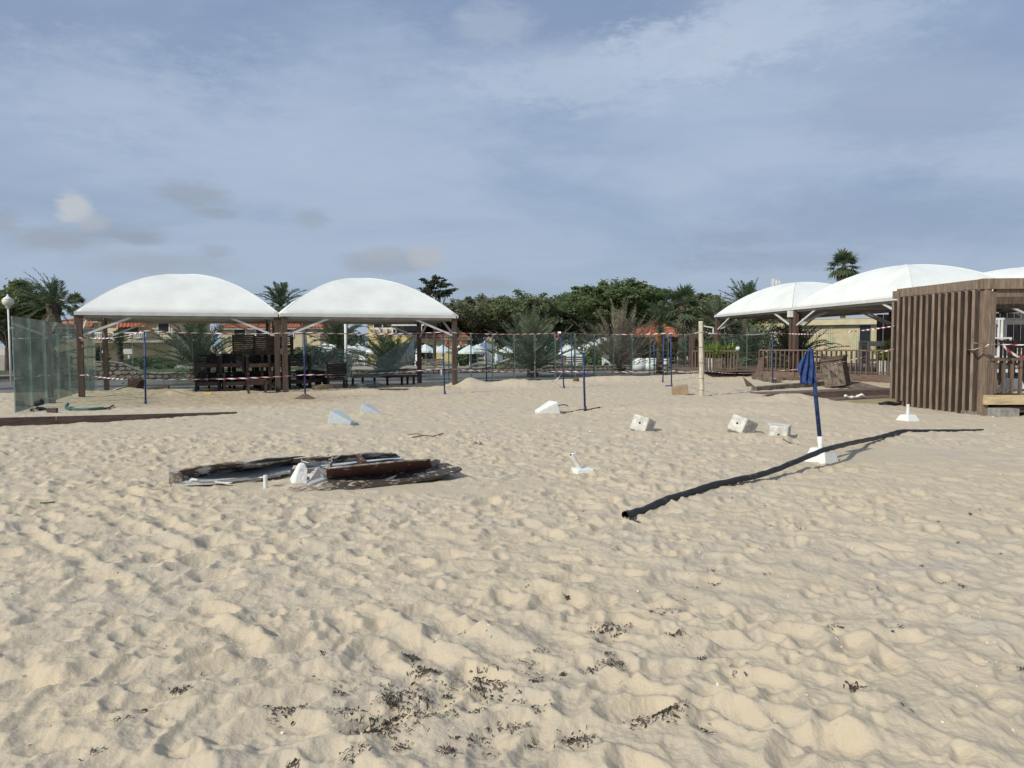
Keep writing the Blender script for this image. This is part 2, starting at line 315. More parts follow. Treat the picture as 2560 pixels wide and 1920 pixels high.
class MB:
    def __init__(s): s.v = []; s.f = []
    def add(s, vs, fs):
        k = len(s.v); s.v += [Vector(p) for p in vs]; s.f += [tuple(i+k for i in q) for q in fs]; return s
    def hexa(s, b, t):                    # bottom ring of 4, top ring of 4
        return s.add(list(b)+list(t), [(3, 2, 1, 0), (4, 5, 6, 7), (0, 1, 5, 4), (1, 2, 6, 5), (2, 3, 7, 6), (3, 0, 4, 7)])
    def box(s, c, size, M=None):
        c = Vector(c); x, y, z = [q/2 for q in size]; P = []
        for k in (-z, z):
            for (i, j) in ((-x, -y), (x, -y), (x, y), (-x, y)):
                q = Vector((i, j, k)); P.append(c+(M @ q if M else q))
        return s.hexa(P[:4], P[4:])
    def bar(s, p0, p1, w, h, up=(0, 0, 1)):   # w across, h along up
        p0, p1 = Vector(p0), Vector(p1); d = (p1-p0).normalized(); up = Vector(up)
        a = d.cross(up)
        if a.length < 1e-4: a = d.cross(Vector((0, 1, 0)))
        a.normalize(); b = a.cross(d).normalized(); a *= w/2; b *= h/2
        return s.hexa([p0-a-b, p0+a-b, p0+a+b, p0-a+b], [p1-a-b, p1+a-b, p1+a+b, p1-a+b])
    def tube(s, pts, r, n=8, cap=True):
        pts = [Vector(p) for p in pts]; rs = r if isinstance(r, (list, tuple)) else [r]*len(pts); V = []; F = []
        ref = Vector((0, 0, 1)); 
        for i, p in enumerate(pts):
            d = (pts[min(i+1, len(pts)-1)]-pts[max(i-1, 0)]).normalized()
            a = d.cross(ref)
            if a.length < .05: a = d.cross(Vector((1, 0, 0)))
            a.normalize(); b = d.cross(a)
            V += [p+(a*math.cos(2*math.pi*k/n)+b*math.sin(2*math.pi*k/n))*rs[i] for k in range(n)]
        for i in range(len(pts)-1):
            F += [(i*n+k, i*n+(k+1) % n, (i+1)*n+(k+1) % n, (i+1)*n+k) for k in range(n)]
        if cap: F += [tuple(range(n-1, -1, -1)), tuple(range((len(pts)-1)*n, len(pts)*n))]
        return s.add(V, F)
    def lathe(s, c, prof, n=16):
        c = Vector(c); V = []; F = []
        for (r, z) in prof: V += [c+Vector((r*math.cos(2*math.pi*k/n), r*math.sin(2*math.pi*k/n), z)) for k in range(n)]
        for i in range(len(prof)-1): F += [(i*n+k, i*n+(k+1) % n, (i+1)*n+(k+1) % n, (i+1)*n+k) for k in range(n)]
        F += [tuple(range(n-1, -1, -1)), tuple(range((len(prof)-1)*n, len(prof)*n))]
        return s.add(V, F)
    def slab(s, poly, z0, z1):
        n = len(poly); V = [(p[0], p[1], z0) for p in poly]+[(p[0], p[1], z1) for p in poly]
        return s.add(V, [tuple(range(n-1, -1, -1)), tuple(range(n, 2*n))]+[(i, (i+1) % n, n+(i+1) % n, n+i) for i in range(n)])
    def prism(s, poly, off):              # planar 3D polygon given thickness
        n = len(poly); off = Vector(off); V = [Vector(p) for p in poly]; V += [p+off for p in V]
        return s.add(V, [tuple(range(n-1, -1, -1)), tuple(range(n, 2*n))]+[(i, (i+1) % n, n+(i+1) % n, n+i) for i in range(n)])
    def build(s, name, m, parent=None, smooth=False, bevel=0, local=False):
        org = Vector((0, 0, 0))
        if parent is not None and not local: org = ORG.get(parent.name, org)
        o = link(name, mk_mesh(name, [p-org for p in s.v], s.f, m, smooth), parent); ORG[o.name] = org
        if bevel:
            b = o.modifiers.new('bevel', 'BEVEL'); b.width = bevel; b.segments = 2; b.limit_method = 'ANGLE'
        return o
def thing(mb, name, m, label, cat, group=None, smooth=False, bevel=0, origin=None):
    """one mesh that is a thing of its own; origin at its base"""
    c = Vector(origin) if origin is not None else Vector((sum(p.x for p in mb.v)/len(mb.v), sum(p.y for p in mb.v)/len(mb.v), min(p.z for p in mb.v)))
    o = link(name, mk_mesh(name, [p-c for p in mb.v], mb.f, m, smooth), None, c); ORG[o.name] = c
    if bevel:
        b = o.modifiers.new('bevel', 'BEVEL'); b.width = bevel; b.segments = 2; b.limit_method = 'ANGLE'
    return tag(o, label, cat, group)
def copy_tree(o, parent=None):
    c = o.copy(); COL.objects.link(c); c.parent = parent; ORG[c.name] = ORG.get(o.name, Vector((0, 0, 0)))
    for ch in list(o.children): copy_tree(ch, c)
    return c

# ------------------------------------------------------------------ the lines of the place
U = Vector((0.928, 0.371, 0)).normalized(); N = Vector((-U.y, U.x, 0))     # left canopies: along the front, and back from it
FL = g(205, 992); FM = g(706, 981); FR = g(1123, 967)
E = Vector((0.144, -0.99, 0)).normalized(); I = Vector((-E.y, E.x, 0))     # right canopies: towards the camera, and inwards
DK0, DK1 = g(1790, 925, .40), g(2236, 938.5, .40)
KERB0, KERB1 = g(-40, 1070), g(592, 1034)

# ------------------------------------------------------------------ sand
def fft_noise(ny, nx, res, lmin, lmax, beta, seed):
    r = np.random.default_rng(seed); w = np.fft.rfft2(r.standard_normal((ny, nx)).astype(np.float32))
    fy = np.fft.fftfreq(ny, res)[:, None]; fx = np.fft.rfftfreq(nx, res)[None, :]
    f = np.sqrt(fx*fx+fy*fy); f[0, 0] = 1
    a = f**(-beta)*np.exp(-(f*lmin)**2)*(1-np.exp(-(f*lmax)**2)); a[0, 0] = 0
    h = np.fft.irfft2(w*a, s=(ny, nx)); return (h/h.std()).astype(np.float32)
MOUNDS = []
for (px, py, h, rx, ry) in ((1166, 968, .33, .62, .45), (1288, 967, .28, 1.15, .5), (1420, 964, .16, 1.0, .5), (1098, 972, .10, .5, .35), (445, 985, .14, .5, .4),
                            (318, 968, .22, .6, .4), (905, 980, .10, 1.0, .4), (1530, 953, .22, 2.0, .8), (1650, 950, .14, 1.5, .8)):
    p = g(px, py); MOUNDS.append((p.x, p.y, h, rx, ry))
MOUNDS += [(8.3, 31.6, .12, 2.0, 1.3), (6.9, 17.9, .27, 1.1, .9), (7.7, 16.6, .07, 1.3, .7), (6.0, 15.2, .16, 2.2, 1.0), (3.6, 13.6, .10, 2.0, .8), (4.9, 10.6, -.03, 2, 1.2)]
for (px, py) in ((852, 1069), (926, 1039), (1370, 1043), (1606, 1087), (1858, 1091), (1954, 1098)):
    p = g(px, py); MOUNDS += [(p.x-.10, p.y+.05, .06, .38, .22)]
MOUNDS += [(4.2, 16.4, .14, 3.0, 1.2)]
bd = g(735, 1215); MOUNDS += [(bd.x+.02, bd.y-.05, .035, .16, .09)]
def macro(x, y):
    d = (x-FR.x)*N.x+(y-FR.y)*N.y
    h = -.20*sm(3.0, 5.2, d)*(1-sm(9.5, 12.5, x))
    for (mx, my, a, rx, ry) in MOUNDS: h = h+a*np.exp(-((x-mx)/rx)**2-((y-my)/ry)**2)
    dk = DK1-DK0; dl = math.hypot(dk.x, dk.y); tq = ((x-DK0.x)*dk.x+(y-DK0.y)*dk.y)/dl; qq = ((x-DK0.x)*dk.y-(y-DK0.y)*dk.x)/dl
    h = h+.13*np.exp(-(qq/1.4)**2)*sm(-2.5, -.5, tq)*(1-sm(dl-.5, dl+1.2, tq))
    kd = KERB1-KERB0; L = math.hypot(kd.x, kd.y); t = ((x-KERB0.x)*kd.x+(y-KERB0.y)*kd.y)/L/L; q = (-(x-KERB0.x)*kd.y+(y-KERB0.y)*kd.x)/L
    h = h+(.11-.09*np.clip(t, 0, 1))*sm(-.02, .10, q)*(1-sm(.6, 2.0, q))*(1-sm(.9, 1.1, t))-.02*sm(-.4, -.02, q)*(1-sm(-.02, .02, q))*(1-sm(.5, .8, t))
    return h
def thermal(h, res, slope, it):
    lim = slope*res
    for _ in range(it):
        for ax in (0, 1):
            d = np.diff(h, axis=ax); e = np.where(np.abs(d) > lim, (np.abs(d)-lim)*np.sign(d)*.45, 0).astype(np.float32)
            if ax == 0: h[:-1] += e; h[1:] -= e
            else: h[:, :-1] += e; h[:, 1:] -= e
    return h
TRACKS = [(g(180, 1240), g(1350, 1700), o_) for o_ in (0, .30, .62)]+[(g(60, 1330), g(700, 1700), .1), (g(1500, 1640), g(2400, 1890), 0)]
def raster(x0, x1, y0, y1, res, nst, seed, calm):
    r = np.random.default_rng(seed); nx, ny = int((x1-x0)/res), int((y1-y0)/res)
    h = .010*fft_noise(ny, nx, res, .08, .9, 1.5, seed+1)
    # wind-shaped ridges running diagonally
    gy, gx = np.mgrid[0:ny, 0:nx].astype(np.float32)*res; X = gx+x0; Y = gy+y0
    wob = fft_noise(ny, nx, res, .25, 3.0, 1.6, seed+2)
    ph = (X*.80+Y*.60)/.36*2*np.pi*.5+wob*2.1
    ridge = 1-np.abs(np.sin(ph)); amp = np.clip(.5+.6*fft_noise(ny, nx, res, .6, 5, 1.5, seed+3), 0, 1.4)
    h += (.017*ridge*amp).astype(np.float32)
    for k in range(nst):
        px, py = r.uniform(x0, x1), r.uniform(y0, y1)
        if calm(px, py) > r.random(): continue
        s = r.uniform(.50, 1.10) if k < nst*.45 else r.uniform(.26, .55)
        a, b = .135*s, .062*s*r.uniform(.85, 1.5); th = r.uniform(0, math.pi) if r.random() < .5 else r.normal(.5, .5)
        dep = r.uniform(.010, .038)*min(1.25, s+.1); Rr = a*2.3; i0, i1 = int((py-Rr-y0)/res), int((py+Rr-y0)/res)+1; j0, j1 = int((px-Rr-x0)/res), int((px+Rr-x0)/res)+1
        if i0 < 0 or j0 < 0 or i1 > ny or j1 > nx: continue
        yy = (np.arange(i0, i1)*res+y0-py)[:, None]; xx = (np.arange(j0, j1)*res+x0-px)[None, :]
        u = xx*math.cos(th)+yy*math.sin(th); v = -xx*math.sin(th)+yy*math.cos(th)
        v = v-.25*b*np.sin(u/a*1.6)
        rr = np.sqrt((u/a)**2+(v/b)**2)
        hole = 1/(1+np.exp(np.clip((rr-1)*r.uniform(5, 12), -30, 30)))
        rim = np.exp(-((rr-1.32)/.30)**2)*(1+.6*np.sin(np.arctan2(v, u)*1+r.uniform(0, 6.28)))
        H = h[i0:i1, j0:j1]; w = hole*.75
        loc = H.mean(); H[:] = H*(1-w)+loc*w*.9+(-dep*hole*(1+.25*u/a)+dep*.42*rim)
    h = thermal(h.astype(np.float32), res, .66, 12)
    h += .0019*fft_noise(ny, nx, res, res*1.4, .12, 1.0, seed+4)
    for (q0, q1, off) in TRACKS:
        d = q1-q0; L_ = math.hypot(d.x, d.y); q = ((X-q0.x)*d.y-(Y-q0.y)*d.x)/L_+.05*wob+off; tt = ((X-q0.x)*d.x+(Y-q0.y)*d.y)/L_
        h += ((.024*np.exp(-(q/.04)**2)-.016*np.exp(-((q-.11)/.06)**2))*amp.clip(.3, 1)*sm(-.3, .4, tt)*(1-sm(L_-.5, L_, tt))).astype(np.float32)
    h *= (1-.85*np.clip(np.vectorize(calm)(X[::8, ::8], Y[::8, ::8]), 0, 1)).repeat(8, 0).repeat(8, 1)[:ny, :nx] if calm is not nocalm else 1
    return h, (x0, y0, res, nx, ny)
def nocalm(x, y): return 0.0
BO = g(850, 1215); PO = g(2150, 1130)
def calm(x, y):                            # wind-swept smoother sand beside the boat and the flag base
    c = 1.0*math.exp(-((x-BO.x-.45)/1.7)**2-((y-BO.y+.15)/.45)**2)+.85*math.exp(-((x-PO.x-.3)/1.7)**2-((y-PO.y)/1.0)**2)+.5*math.exp(-((x-6.5)/2.5)**2-((y-8.3)/1.6)**2)
    return min(1, c)
NEAR, NI = raster(-10, 10, .6, 13.5, .0125, 9000, 31, calm)
FAR, FI = raster(-34, 34, 0, 50, .04, 36000, 77, nocalm)
FAR *= .75
def samp(h, info, x, y):
    x0, y0, res, nx, ny = info; fx = np.clip((x-x0)/res, 0, nx-1.001); fy = np.clip((y-y0)/res, 0, ny-1.001)
    i, j = fy.astype(np.int32), fx.astype(np.int32); a, b = fy-i, fx-j
    return h[i, j]*(1-a)*(1-b)+h[i, j+1]*(1-a)*b+h[i+1, j]*a*(1-b)+h[i+1, j+1]*a*b
def height(x, y):
    x = np.asarray(x, dtype=np.float64); y = np.asarray(y, dtype=np.float64)
    wn_ = sm(10, 8.8, np.abs(x))*sm(13.5, 11.5, y)*sm(.6, 1.0, y)
    wf = sm(34, 30, np.abs(x))*sm(50, 46, y)*sm(-.1, .8, y)
    return macro(x, y)+samp(NEAR, NI, x, y)*wn_+samp(FAR, FI, x, y)*wf*(1-wn_)
def HZ(p): return float(height(np.array([p[0]]), np.array([p[1]]))[0])
def on(p, sink=0.0): return Vector((p[0], p[1], HZ(p)-sink))
def build_sand():
    ad = np.radians(np.linspace(-44, 44, 1120)); ac = np.radians(np.linspace(44, 316, 70))[1:-1]
    A = np.concatenate([ad, ac]); rr = [1.0]
    while rr[-1] < 60: rr.append(rr[-1]+max(.0085, .0095*(rr[-1]/3.6)**1.5))
    while rr[-1] < 1500: rr.append(rr[-1]*1.35)
    rr = np.array([0.3, .6]+rr); na, nr = len(A), len(rr)
    X = rr[:, None]*np.sin(A)[None, :]; Y = rr[:, None]*np.cos(A)[None, :]-1.0
    Z = height(X.ravel(), Y.ravel()).reshape(X.shape)
    V = np.stack([X, Y, Z], -1).reshape(-1, 3).astype(np.float32)
    i, j = np.meshgrid(np.arange(nr-1), np.arange(na), indexing='ij'); j2 = (j+1) % na
    F = np.stack([i*na+j, i*na+j2, (i+1)*na+j2, (i+1)*na+j], -1).reshape(-1, 4)[:, ::-1].astype(np.int32)
    me = bpy.data.meshes.new('sand_ground'); me.vertices.add(len(V)+1)
    Vc = np.concatenate([V, [[0, -1, 0]]]).astype(np.float32); me.vertices.foreach_set('co', Vc.ravel())
    T = np.stack([np.arange(na), np.full(na, len(V)), (np.arange(na)+1) % na], -1).astype(np.int32)[:, ::-1]
    loops = np.concatenate([F.ravel(), T.ravel()]); me.loops.add(len(loops)); me.loops.foreach_set('vertex_index', loops)
    st = np.concatenate([np.arange(len(F))*4, len(F)*4+np.arange(na)*3]).astype(np.int32)
    me.polygons.add(len(st)); me.polygons.foreach_set('loop_start', st)
    me.polygons.foreach_set('use_smooth', np.ones(len(st), dtype=bool)); me.update(calc_edges=True)
    me.materials.append(MATS['sand']); o = link('sand_ground', me); tag(o, 'trampled tan beach sand covered in footprints', None, None, 'structure')
build_sand()

# ------------------------------------------------------------------ ground beyond the fence
WALL0 = Vector((-2.4, 43, 0))
def wl_pt(t, off=0): return WALL0+U*t+N*off
def fence_pt(t, off=0): return FR+N*(5.6+off)+U*t
def sheet(name, poly, z0, z1, m):
    o = MB().slab(poly, z0, z1).build(name, m); o['kind'] = 'structure'; return o
sheet('promenade', [fence_pt(-45, .25), fence_pt(12.6, .25), fence_pt(12.6, 3)+Vector((0, 6, 0)), wl_pt(40, .1), wl_pt(-60, .1)], -.5, -.125, 'paving')
sheet('kerb_strip', [fence_pt(-40, 2.4), fence_pt(12.4, 2.4), fence_pt(12.4, 3.6), fence_pt(-40, 3.6)], -.3, -.105, 'paving_dark')
sheet('hotel_terrace', [wl_pt(-70, .35), wl_pt(60, .35), (120, 160, 0), (-130, 160, 0)], -.5, -.10, 'hotel_paving')
sheet('lawn', [wl_pt(-60, .36), wl_pt(-6, .36), wl_pt(-8, 9), wl_pt(-60, 14)], -.3, .13, 'lawn')

# ------------------------------------------------------------------ canopies
def canopy(corner, u, w, n, d, ze, rise, zb, label, group, feet=None, tr=1.0, hide_posts=(), braces=True):
    """corner: first post; u, w along the front; n, d back from it"""
    root = empty('canopy_shelter', (corner.x, corner.y, zb), label, 'canopy', group)
    c = [corner, corner+u*w, corner+u*w+n*d, corner+n*d]
    ctr = corner+u*w/2+n*d/2; ov = .10; G = 29; V = []; F = []
    for i in range(G):
        for j in range(G):
            a, b = 2*i/(G-1)-1, 2*j/(G-1)-1; s = max(abs(a), abs(b))
            z = ze+.03+rise*(1-s**2.0)
            V.append(ctr+u*(a*(w/2+ov))+n*(b*(d/2+ov))+Vector((0, 0, z)))
    for i in range(G-1):
        for j in range(G-1):
            q = (i*G+j, (i+1)*G+j, (i+1)*G+j+1, i*G+j+1)
            ca, cb = i-(G-2)/2, j-(G-2)/2
            if abs(abs(ca)-abs(cb)) < .01:
                if ca*cb > 0: F += [(q[0], q[1], q[2]), (q[0], q[2], q[3])]
                else: F += [(q[0], q[1], q[3]), (q[1], q[2], q[3])]
            else: F.append(q)
    mb = MB(); mb.add(V, F); o = mb.build('cloth_roof', 'canopy_cloth', root)
    me = o.data; sm_ = []
    for p in me.polygons: sm_.append(True)
    me.polygons.foreach_set('use_smooth', sm_)
    me.set_sharp_from_angle(angle=R(9))
    s = o.modifiers.new('thickness', 'SOLIDIFY'); s.thickness = .008; s.offset = -1
    for (p, q) in ((c[0], c[2]), (c[1], c[3])):   # welded hip seams on the cloth
        ov2 = (q-p).normalized()*ov*1.4
        MB().tube([(p+q)/2+((q-p)/2+ov2)*(-1+2*i/24)+Vector((0, 0, ze+.032+rise*(1-abs(-1+2*i/24)**2.0))) for i in range(25)], .014, 5).build('hip_seam', 'canopy_cloth', root)
    for k in range(4):                    # white edge profile round the eaves
        a, b = c[k], c[(k+1) % 4]; dr = (b-a).normalized(); out = Vector((dr.y, -dr.x, 0))
        MB().bar(a-dr*ov+out*ov+Vector((0, 0, ze)), b+dr*(ov-.07)+out*ov+Vector((0, 0, ze)), .06, .105).build('eave_beam', 'alu', root)
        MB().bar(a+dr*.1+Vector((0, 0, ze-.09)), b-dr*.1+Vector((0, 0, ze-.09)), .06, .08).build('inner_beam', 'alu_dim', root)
    for k in range(4):
        if k in hide_posts: continue
        zf = feet[k] if feet else zb
        MB().bar(c[k]+Vector((0, 0, zf-.3)), c[k]+Vector((0, 0, ze-.055)), .16, .16, up=u).build('post', 'post_timber', root)
        if not braces: continue
        for q in (k-1, k+1):
            dr = (c[q % 4]-c[k]).normalized()
            MB().bar(c[k]+dr*.085+Vector((0, 0, ze-.66)), c[k]+dr*1.42+Vector((0, 0, ze-.10)), .05, .065).build('brace', 'alu', root)
    for (p, q) in ((c[0], c[2]), (c[1], c[3])):   # curved ribs under the cloth
        pts = []
        for i in range(13):
            t = -1+2*i/12; pts.append((p+q)/2+(q-p)/2*t+Vector((0, 0, ze-.07+rise*(1-abs(t)**2.0))))
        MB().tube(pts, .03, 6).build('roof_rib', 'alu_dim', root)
    return root
def feet(c, u, w, n, d): return [HZ(p) for p in (c, c+u*w, c+u*w+n*d, c+n*d)]
w1 = (FM-FL).dot(U)-.10; w2 = (FR-FM).dot(U)-.11; DP = 5.0
C1 = FL.copy(); C2 = FM+U*.11; EZ = 2.53
canopy(C1, U, w1, N, DP, EZ, 1.46, 0, 'large white domed canopy on brown posts at far left, over the furniture stack', 'domed white canopies', feet(C1, U, w1, N, DP))
canopy(C2, U, w2, N, DP, EZ, 1.46, 0, 'white domed canopy over the fallen glass panels, second from left', 'domed white canopies', feet(C2, U, w2, N, DP))
DZ = .40
PC2 = at(1985, 772, 29.0); RE = PC2.z
PC2 = Vector((PC2.x, PC2.y, 0)); PC1 = PC2-E*7.2; PC3 = PC2+E*6.9
canopy(PC1, E, 7.05, I, 4.4, RE, 1.35, DZ, 'white domed canopy at back of the right deck, left of the two overlapping domes', 'domed white canopies')
canopy(PC2+E*.16, E, 6.7, I, 4.4, RE, 1.34, DZ, 'tallest looking white domed canopy on right deck beside the slatted screen', 'domed white canopies')
canopy(PC2+E*.16+I*4.6, E, 6.7, I, 4.4, RE-.05, 1.35, DZ, 'white domed canopy at right edge, mostly hidden behind brown beam', 'domed white canopies', hide_posts=(0, 3))
b = MB(); hp = PC2-E*.12-I*.06+Vector((0, 0, RE-.2)); b.box(hp, (.22, .22, .26)); thing(b, 'junction_box', 'white_paint', 'small white box under the eave where two right domes meet', 'box')

# ------------------------------------------------------------------ glass fences
def fence(pts, h, label, gm, edge=True, base=None, panel=.012):
    root = empty('glass_fence', (pts[0].x, pts[0].y, HZ(pts[0])), label, 'fence', 'frameless glass fences')
    for a, b in zip(pts[:-1], pts[1:]):
        dr = (b-a).normalized(); nr = Vector((-dr.y, dr.x, 0)); z0 = min(HZ(a), HZ(b))-.06; zt = (base if base is not None else 0)+h
        p, q = a+dr*.012, b-dr*.012
        MB().hexa([p-nr*panel/2+Vector((0, 0, z0)), q-nr*panel/2+Vector((0, 0, z0)), q+nr*panel/2+Vector((0, 0, z0)), p+nr*panel/2+Vector((0, 0, z0))],
                  [p-nr*panel/2+Vector((0, 0, zt)), q-nr*panel/2+Vector((0, 0, zt)), q+nr*panel/2+Vector((0, 0, zt)), p+nr*panel/2+Vector((0, 0, zt))]).build('glass_panel', gm, root)
    for a, b in list(zip(pts, list(pts[1:])+[pts[-1]+(pts[-1]-pts[-2])]))[0:]:
        dr = (b-a).normalized(); nr = Vector((-dr.y, dr.x, 0)); z0 = HZ(a)-.06; zt = (base if base is not None else 0)+h
        if edge:
            MB().bar(a-nr*.008+Vector((0, 0, z0)), a-nr*.008+Vector((0, 0, zt-.002)), .022 if gm == 'green_glass' else .013, .02, up=nr).build('panel_edge', 'glass_edge', root)
            if a is not pts[0]: MB().bar(a+nr*.075+Vector((0, 0, z0)), a+nr*.075+Vector((0, 0, zt-.004)), .016, .10, up=nr).build('glass_fin', 'glass_edge', root)
            for zc in (zt-.28, ):
                MB().tube([a-nr*.03+dr*.05+Vector((0, 0, zc)), a+nr*.03+dr*.05+Vector((0, 0, zc))], .028, 8).build('clamp', 'alu_dim', root)
    return root
GL0 = g(38, 1034); dirl = (g(247, 969)-GL0).normalized(); L = (g(247, 969)-GL0).length
dirl = N.copy()
npan = 7; pl = L/npan
fence([GL0+dirl*pl*k for k in range(npan+1)], 2.22, 'row of tall greenish glass panels running back at far left', 'green_glass')
t0 = (GL0+dirl*pl*npan-FR).dot(U); FD = 5.6
pts = []; t1 = 14.3; nb = 25
for k in range(nb+1): pts.append(fence_pt(t0+.15+(t1-t0-.15)*k/nb))
pans = [i for i in range(nb)]
fence(pts[:6]+[], 2.05, 'clear glass fence behind the far left canopy', 'fence_glass')
fence(pts[6:8], 2.05, 'single clear glass panel standing behind the furniture stack', 'fence_glass')
fence(pts[12:], 2.05, 'long clear glass fence across the middle in front of the spiky palms', 'fence_glass')
# fence at the far side of the right deck
fp = [Vector((9.9, 33.6, 0))+Vector((.98, -.10, 0))*1.05*k for k in range(3)]
fence(fp, 2.3, 'clear glass fence behind the open gap in the right deck railing', 'fence_glass')
MB()
br = g(1728, 936); b = MB(); b.bar(Vector((br.x, br.y, -.3)), Vector((br.x, br.y, 2.02)), .22, .22, up=(1, 0, 0)); b.bar(Vector((br.x+.35, br.y+.3, -.3)), Vector((br.x+.35, br.y+.3, 2.05)), .3, .16, up=(1, 0, 0))
thing(b, 'gate_post', 'post_timber', 'wide brown post ending the glass fence left of the white planter', 'post')

# fallen glass sheets in the second canopy
def shard(pp, label, th=.014, m='fallen_glass'):
    P = [at(*q) for q in pp]; nrm = (P[1]-P[0]).cross(P[2]-P[0]).normalized()*th
    b = MB(); b.prism(P, nrm); o = thing(b, 'glass_sheet', m, label, 'glass panel', 'fallen glass panels under the canopy')
    e = MB()
    for k in range(len(P)): e.bar(P[k]+nrm*.5, P[(k+1) % len(P)]+nrm*.5, .02, .018)
    e.build('sheet_edge', 'glass_edge', o); return o
shard([(1037, 838, 28.2), (944, 898, 26.8), (944, 926, 26.4), (990, 922, 26.8), (1036, 905, 28.0)], 'large slanted glass sheet leaning against the back post with two pale triangles')
shard([(1008, 913, 27.4), (865, 942, 25.9), (930, 945, 25.9), (985, 934, 26.6)], 'flat glass sheet resting on the low brown bench')
shard([(764, 828, 27.5), (768, 860, 27.5), (883, 888, 27.0), (862, 945, 26.0), (880, 952, 25.8), (862, 952, 26.2), (762, 940, 27.2)][0:4]+[(860, 943, 26.4), (764, 938, 27.3)], 'hazy glass panel with a broken slanting top behind the single armchair')
shard([(887, 898, 25.9), (880, 903, 25.9), (862, 946, 25.6), (868, 949, 25.6)], 'narrow glass sheet tilted edge on beside the armchair')

# ------------------------------------------------------------------ low stone wall with curved risers
def wall_top(t):
    h = .20
    for (c, w, hh, sl) in ((-19.6, 1.3, .62, 1.9), (3.7, 1.2, .60, 2.6), (-1.0e3, 1, 1, 1)):
        a = abs(t-c); h = max(h, .20+hh*(1-float(sm(w*.5, w*.5+sl, np.array(a)))))
    return h
wroot = empty('stone_wall', wl_pt(-19)+Vector((0, 0, -.13)), 'low rubble stone wall with curved humps beyond the glass fence', 'wall')
T = [-46+.5*k for k in range(0, 176)]
core = MB(); cop = MB()
for a, b2 in zip(T[:-1], T[1:]):
    p, q = wl_pt(a), wl_pt(b2); k = N*.3
    core.hexa([p+Vector((0, 0, -.3)), q+Vector((0, 0, -.3)), q+k+Vector((0, 0, -.3)), p+k+Vector((0, 0, -.3))],
              [p+Vector((0, 0, wall_top(a)-.06)), q+Vector((0, 0, wall_top(b2)-.06)), q+k+Vector((0, 0, wall_top(b2)-.06)), p+k+Vector((0, 0, wall_top(a)-.06))])
    cop.hexa([p-N*.07+Vector((0, 0, wall_top(a)-.06)), q-N*.07+Vector((0, 0, wall_top(b2)-.06)), q+k+Vector((0, 0, wall_top(b2)-.06)), p+k+Vector((0, 0, wall_top(a)-.06))],
             [p-N*.07+Vector((0, 0, wall_top(a))), q-N*.07+Vector((0, 0, wall_top(b2))), q+k+Vector((0, 0, wall_top(b2))), p+k+Vector((0, 0, wall_top(a)))])
core.build('wall_core', 'mortar', wroot); cop.build('coping', 'coping', wroot)
SM = []
for k in range(7):
    rr = random.Random(50+k); n = rr.choice([5, 6, 6, 7]); w = .5
    ring = [(math.cos(2*math.pi*(i+rr.uniform(-.25, .25))/n)*.5*rr.uniform(.85, 1.08), math.sin(2*math.pi*(i+rr.uniform(-.25, .25))/n)*.5*rr.uniform(.85, 1.08)) for i in range(n)]
    V = [(x, 0.02, z) for x, z in ring]+[(x*.82, -.05-.02*rr.random(), z*.82) for x, z in ring]
    SM.append(mk_mesh('stone', V, [tuple(range(n, 2*n))]+[(i, n+i, n+(i+1) % n, (i+1) % n) for i in range(n)], 'stone'))
ns = 0; ang = math.atan2(U.y, U.x)
for t in np.arange(-21.4, 14, .34):
    top = wall_top(t)-.09; z = -.12
    while z+.16 < top+.06 and ns < 290:
        if True:
            o = link('stone', SM[ns % 7], wroot, wl_pt(t+(.17 if int(z*10) % 2 else 0)+random.uniform(-.03, .03))+Vector((0, 0, z+.12))-ORG[wroot.name])
            o.rotation_euler = (0, 0, ang); o.scale = (random.uniform(.31, .37), 1, random.uniform(.20, .25)); ns += 1
        z += .215

